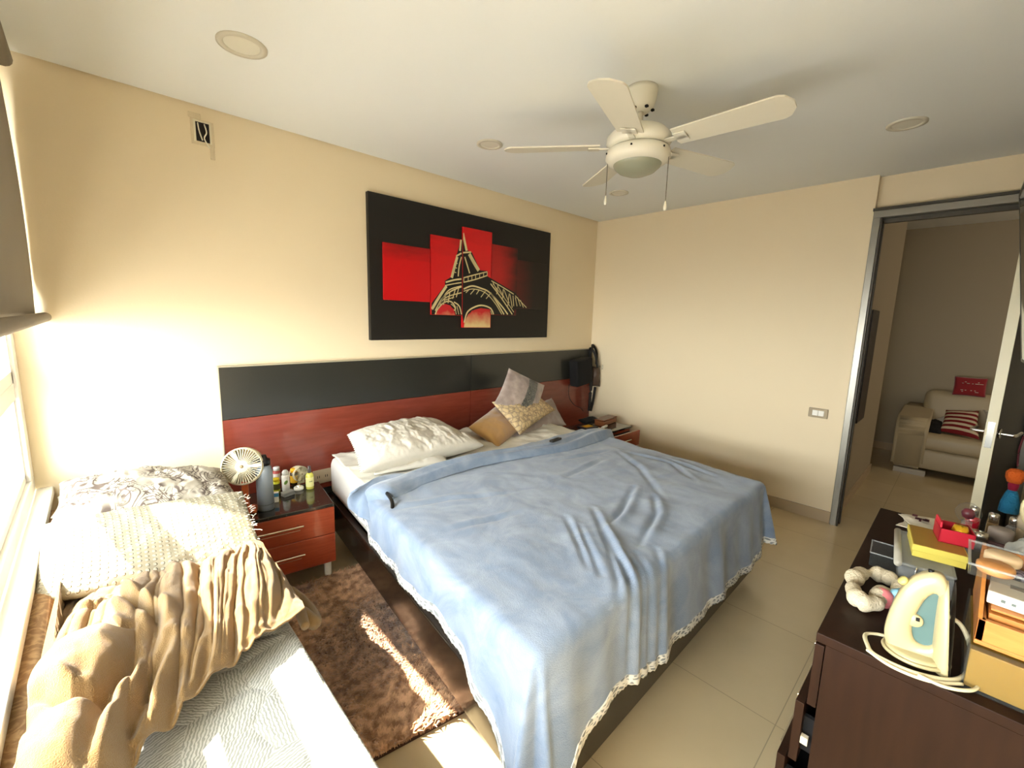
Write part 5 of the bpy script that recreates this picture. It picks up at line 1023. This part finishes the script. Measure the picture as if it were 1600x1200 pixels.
# translucent bag with pearl handle
m_pb = clear_plastic('translucent_bag_film', (.80, .84, .80), .45, .25)
pbag = thing('plastic_bag', 'crumpled translucent plastic bag behind the clear tray', 'bag', (-2.03, -3.03, DZ))
pillow('bag_film', [(-.12, .08, .03), (.12, .08, .04), (.10, -.06, .10), (-.10, -.06, .10)], .12, m_pb, pbag, n=40, wr=.035, seed=41)
t = thing('pearl_bag_handle', 'looped string of cream pearl beads beside the door edge', 'bead string', (-1.755, -3.0, DZ+.06))
bm = bmesh.new(); pts = cat([(.0, -.004, .035), (-.004, .008, .055), (-.004, .017, .085), (.0, .015, .115), (.004, .0, .140), (.008, -.025, .152), (.008, -.06, .14)], 7)
for p in pts: lathe([(0, -.007), (.005, -.005), (.007, 0), (.005, .005), (0, .007)], 10, tuple(p), bm=bm)
obj('pearl_beads', bm, M('cream_pearl', '#dccf9f', .25, coat=.5), t, True); obj('black_clasp', B((-.008, .008, -.014, .004, -.06, .035), bev=.002), m_bk, t)

# ------------------------------------------------------------------ television
tv = thing('television', 'wall-mounted flat television, only its far edge showing beside the doorway', 'television', (-1.62, -2.934, 1.67))
m_tv = M('black_tv_screen', '#060606', .08, coat=.5); m_tb = M('dark_grey_bezel', '#3a3a36', .3, metal=.5)
rotT = Matrix.Rotation(math.radians(-8), 4, 'X')
obj('tv_body', join(bmesh.new(), B((-.60, .60, -.035, .02, -.345, .345), bev=.006), rotT), m_bk, tv)
obj('tv_screen', join(bmesh.new(), B((-.588, .588, .0205, .0225, -.333, .333)), rotT), m_tv, tv)
obj('tv_bezel', join(bmesh.new(), B((.588, .602, -.02, .024, -.347, .347), (-.602, -.588, -.02, .024, -.347, .347), (-.602, .602, -.02, .024, .333, .347), (-.602, .602, -.02, .024, -.347, -.333), bev=.002), rotT), m_tb, tv)
obj('wall_bracket', B((-.15, .15, YF+2.934, -.05, -.10, .10), bev=.004), m_bk, tv)

# ------------------------------------------------------------------ ceiling fan and downlights
m_fan = M('white_fan_enamel', '#ddd8c6', .4, coat=.2); m_fb = M('white_fan_blade', '#d6d0bd', .5); m_fg = M('frosted_glass_bowl', '#8f917c', .35, coat=.3)
cf = thing('ceiling_fan', 'white five-blade ceiling fan with light bowl and two pull cords', 'fan', (-2.035, -1.675, 0))
obj('canopy', lathe([(0, 2.45), (.067, 2.45), (.068, 2.435), (.064, 2.40), (.055, 2.375), (.035, 2.355), (0, 2.355)], 32), m_fan, cf, True)
obj('down_rod', lathe([(0, 2.28), (.012, 2.28), (.012, 2.36), (0, 2.36)], 16), m_fan, cf, True)
obj('canopy_slots', B(*[(.05*math.cos(a)-.006, .05*math.cos(a)+.006, .05*math.sin(a)-.006, .05*math.sin(a)+.006, 2.356, 2.364) for a in [k*math.pi/3 for k in range(6)]]), m_blk, cf)
obj('motor_housing', lathe([(0, 2.30), (.04, 2.30), (.075, 2.292), (.115, 2.275), (.138, 2.25), (.140, 2.225), (.125, 2.205), (0, 2.205)], 40), m_fan, cf, True)
obj('light_kit_ring', lathe([(0, 2.2), (.128, 2.2), (.138, 2.192), (.140, 2.165), (.128, 2.148), (.106, 2.138), (0, 2.138)], 44), m_fan, cf, True)
obj('light_bowl', lathe([(.105, 2.139), (.100, 2.128), (.080, 2.110), (.045, 2.096), (0, 2.092)], 40), m_fg, cf, True)
obj('ring_screw', B(*[(.1395*math.cos(a)-.003, .1395*math.cos(a)+.003, .1395*math.sin(a)-.003, .1395*math.sin(a)+.003, 2.175, 2.182) for a in [math.radians(d) for d in (-160, -100, -40, 20, 80, 140)]]), m_blk, cf)
bmB = None
for k in range(5):
    a = math.radians(-88+72*k)
    t = bmesh.new(); n = 20; top_ = []; bot_ = []
    outl = []
    for i in range(n+1):
        s = i/n; r = .17+.43*s; hw = .055+.016*s
        if s > .88: hw *= math.sqrt(max(0.02, 1-((s-.88)/.125)**2))
        outl.append((r, hw))
    pts = [(r, hw) for r, hw in outl]+[(r, -hw) for r, hw in outl[::-1]]
    f = t.faces.new([t.verts.new((x, y, .003)) for x, y in pts]); e = bmesh.ops.extrude_face_region(t, geom=[f]); bmesh.ops.translate(t, verts=[v for v in e['geom'] if isinstance(v, bmesh.types.BMVert)], vec=(0, 0, -.006))
    mt_ = Matrix.Translation((0, 0, 2.215)) @ Matrix.Rotation(a, 4, 'Z') @ Matrix.Rotation(math.radians(-11), 4, 'X')
    bl_ = obj('fan_blade', join(bmesh.new(), t, mt_), m_fb, cf)
    ar = B((.10, .22, -.014, .014, -.010, -.004), (.17, .22, -.032, .032, -.010, -.004), bev=.002); obj('blade_arm', join(bmesh.new(), ar, mt_), m_fan, bl_)
for (x, y, z0) in ((-.066, .112, 1.985), (.045, -.125, 1.945)):
    pcd = obj('pull_cord', tube([(x, y, 2.17), (x, y, z0+.03)], .0018, 6, 0), M('brass_chain_grey', '#5c5546', .5) if 'brass_chain_grey' not in bpy.data.materials else bpy.data.materials['brass_chain_grey'], cf)
    obj('cord_pull', lathe([(0, z0-.012), (.006, z0-.010), (.0075, z0+.004), (.003, z0+.026), (0, z0+.03)], 12, (x, y, 0)), m_fan, pcd, True)
m_dt = M('downlight_trim_white', '#cdc7b4', .5); m_dd = M('downlight_diffuser', '#dedac9', .4)
for loc, r, lb in (((-3.351, -.744), .085, 'round recessed ceiling light nearest the window, above the wall box'), ((-2.087, -.718), .075, 'round recessed ceiling light left of the fan, above the painting'),
                ((-.858, -2.448), .08, 'round recessed ceiling light right of the fan toward the doorway'), ((-.758, -.738), .075, 'small round recessed ceiling light in the far corner beyond the fan cords')):
    t = thing('recessed_light', lb, 'ceiling light', (loc[0], loc[1], H), 0, 'recessed ceiling lights')
    obj('trim_ring', lathe([(r, 0), (r, -.006), (r*.78, -.008), (r*.72, -.003), (r*.72, 0)], 40), m_dt, t, True); obj('diffuser', lathe([(r*.72, -.003), (0, -.003)], 36), m_dd, t)
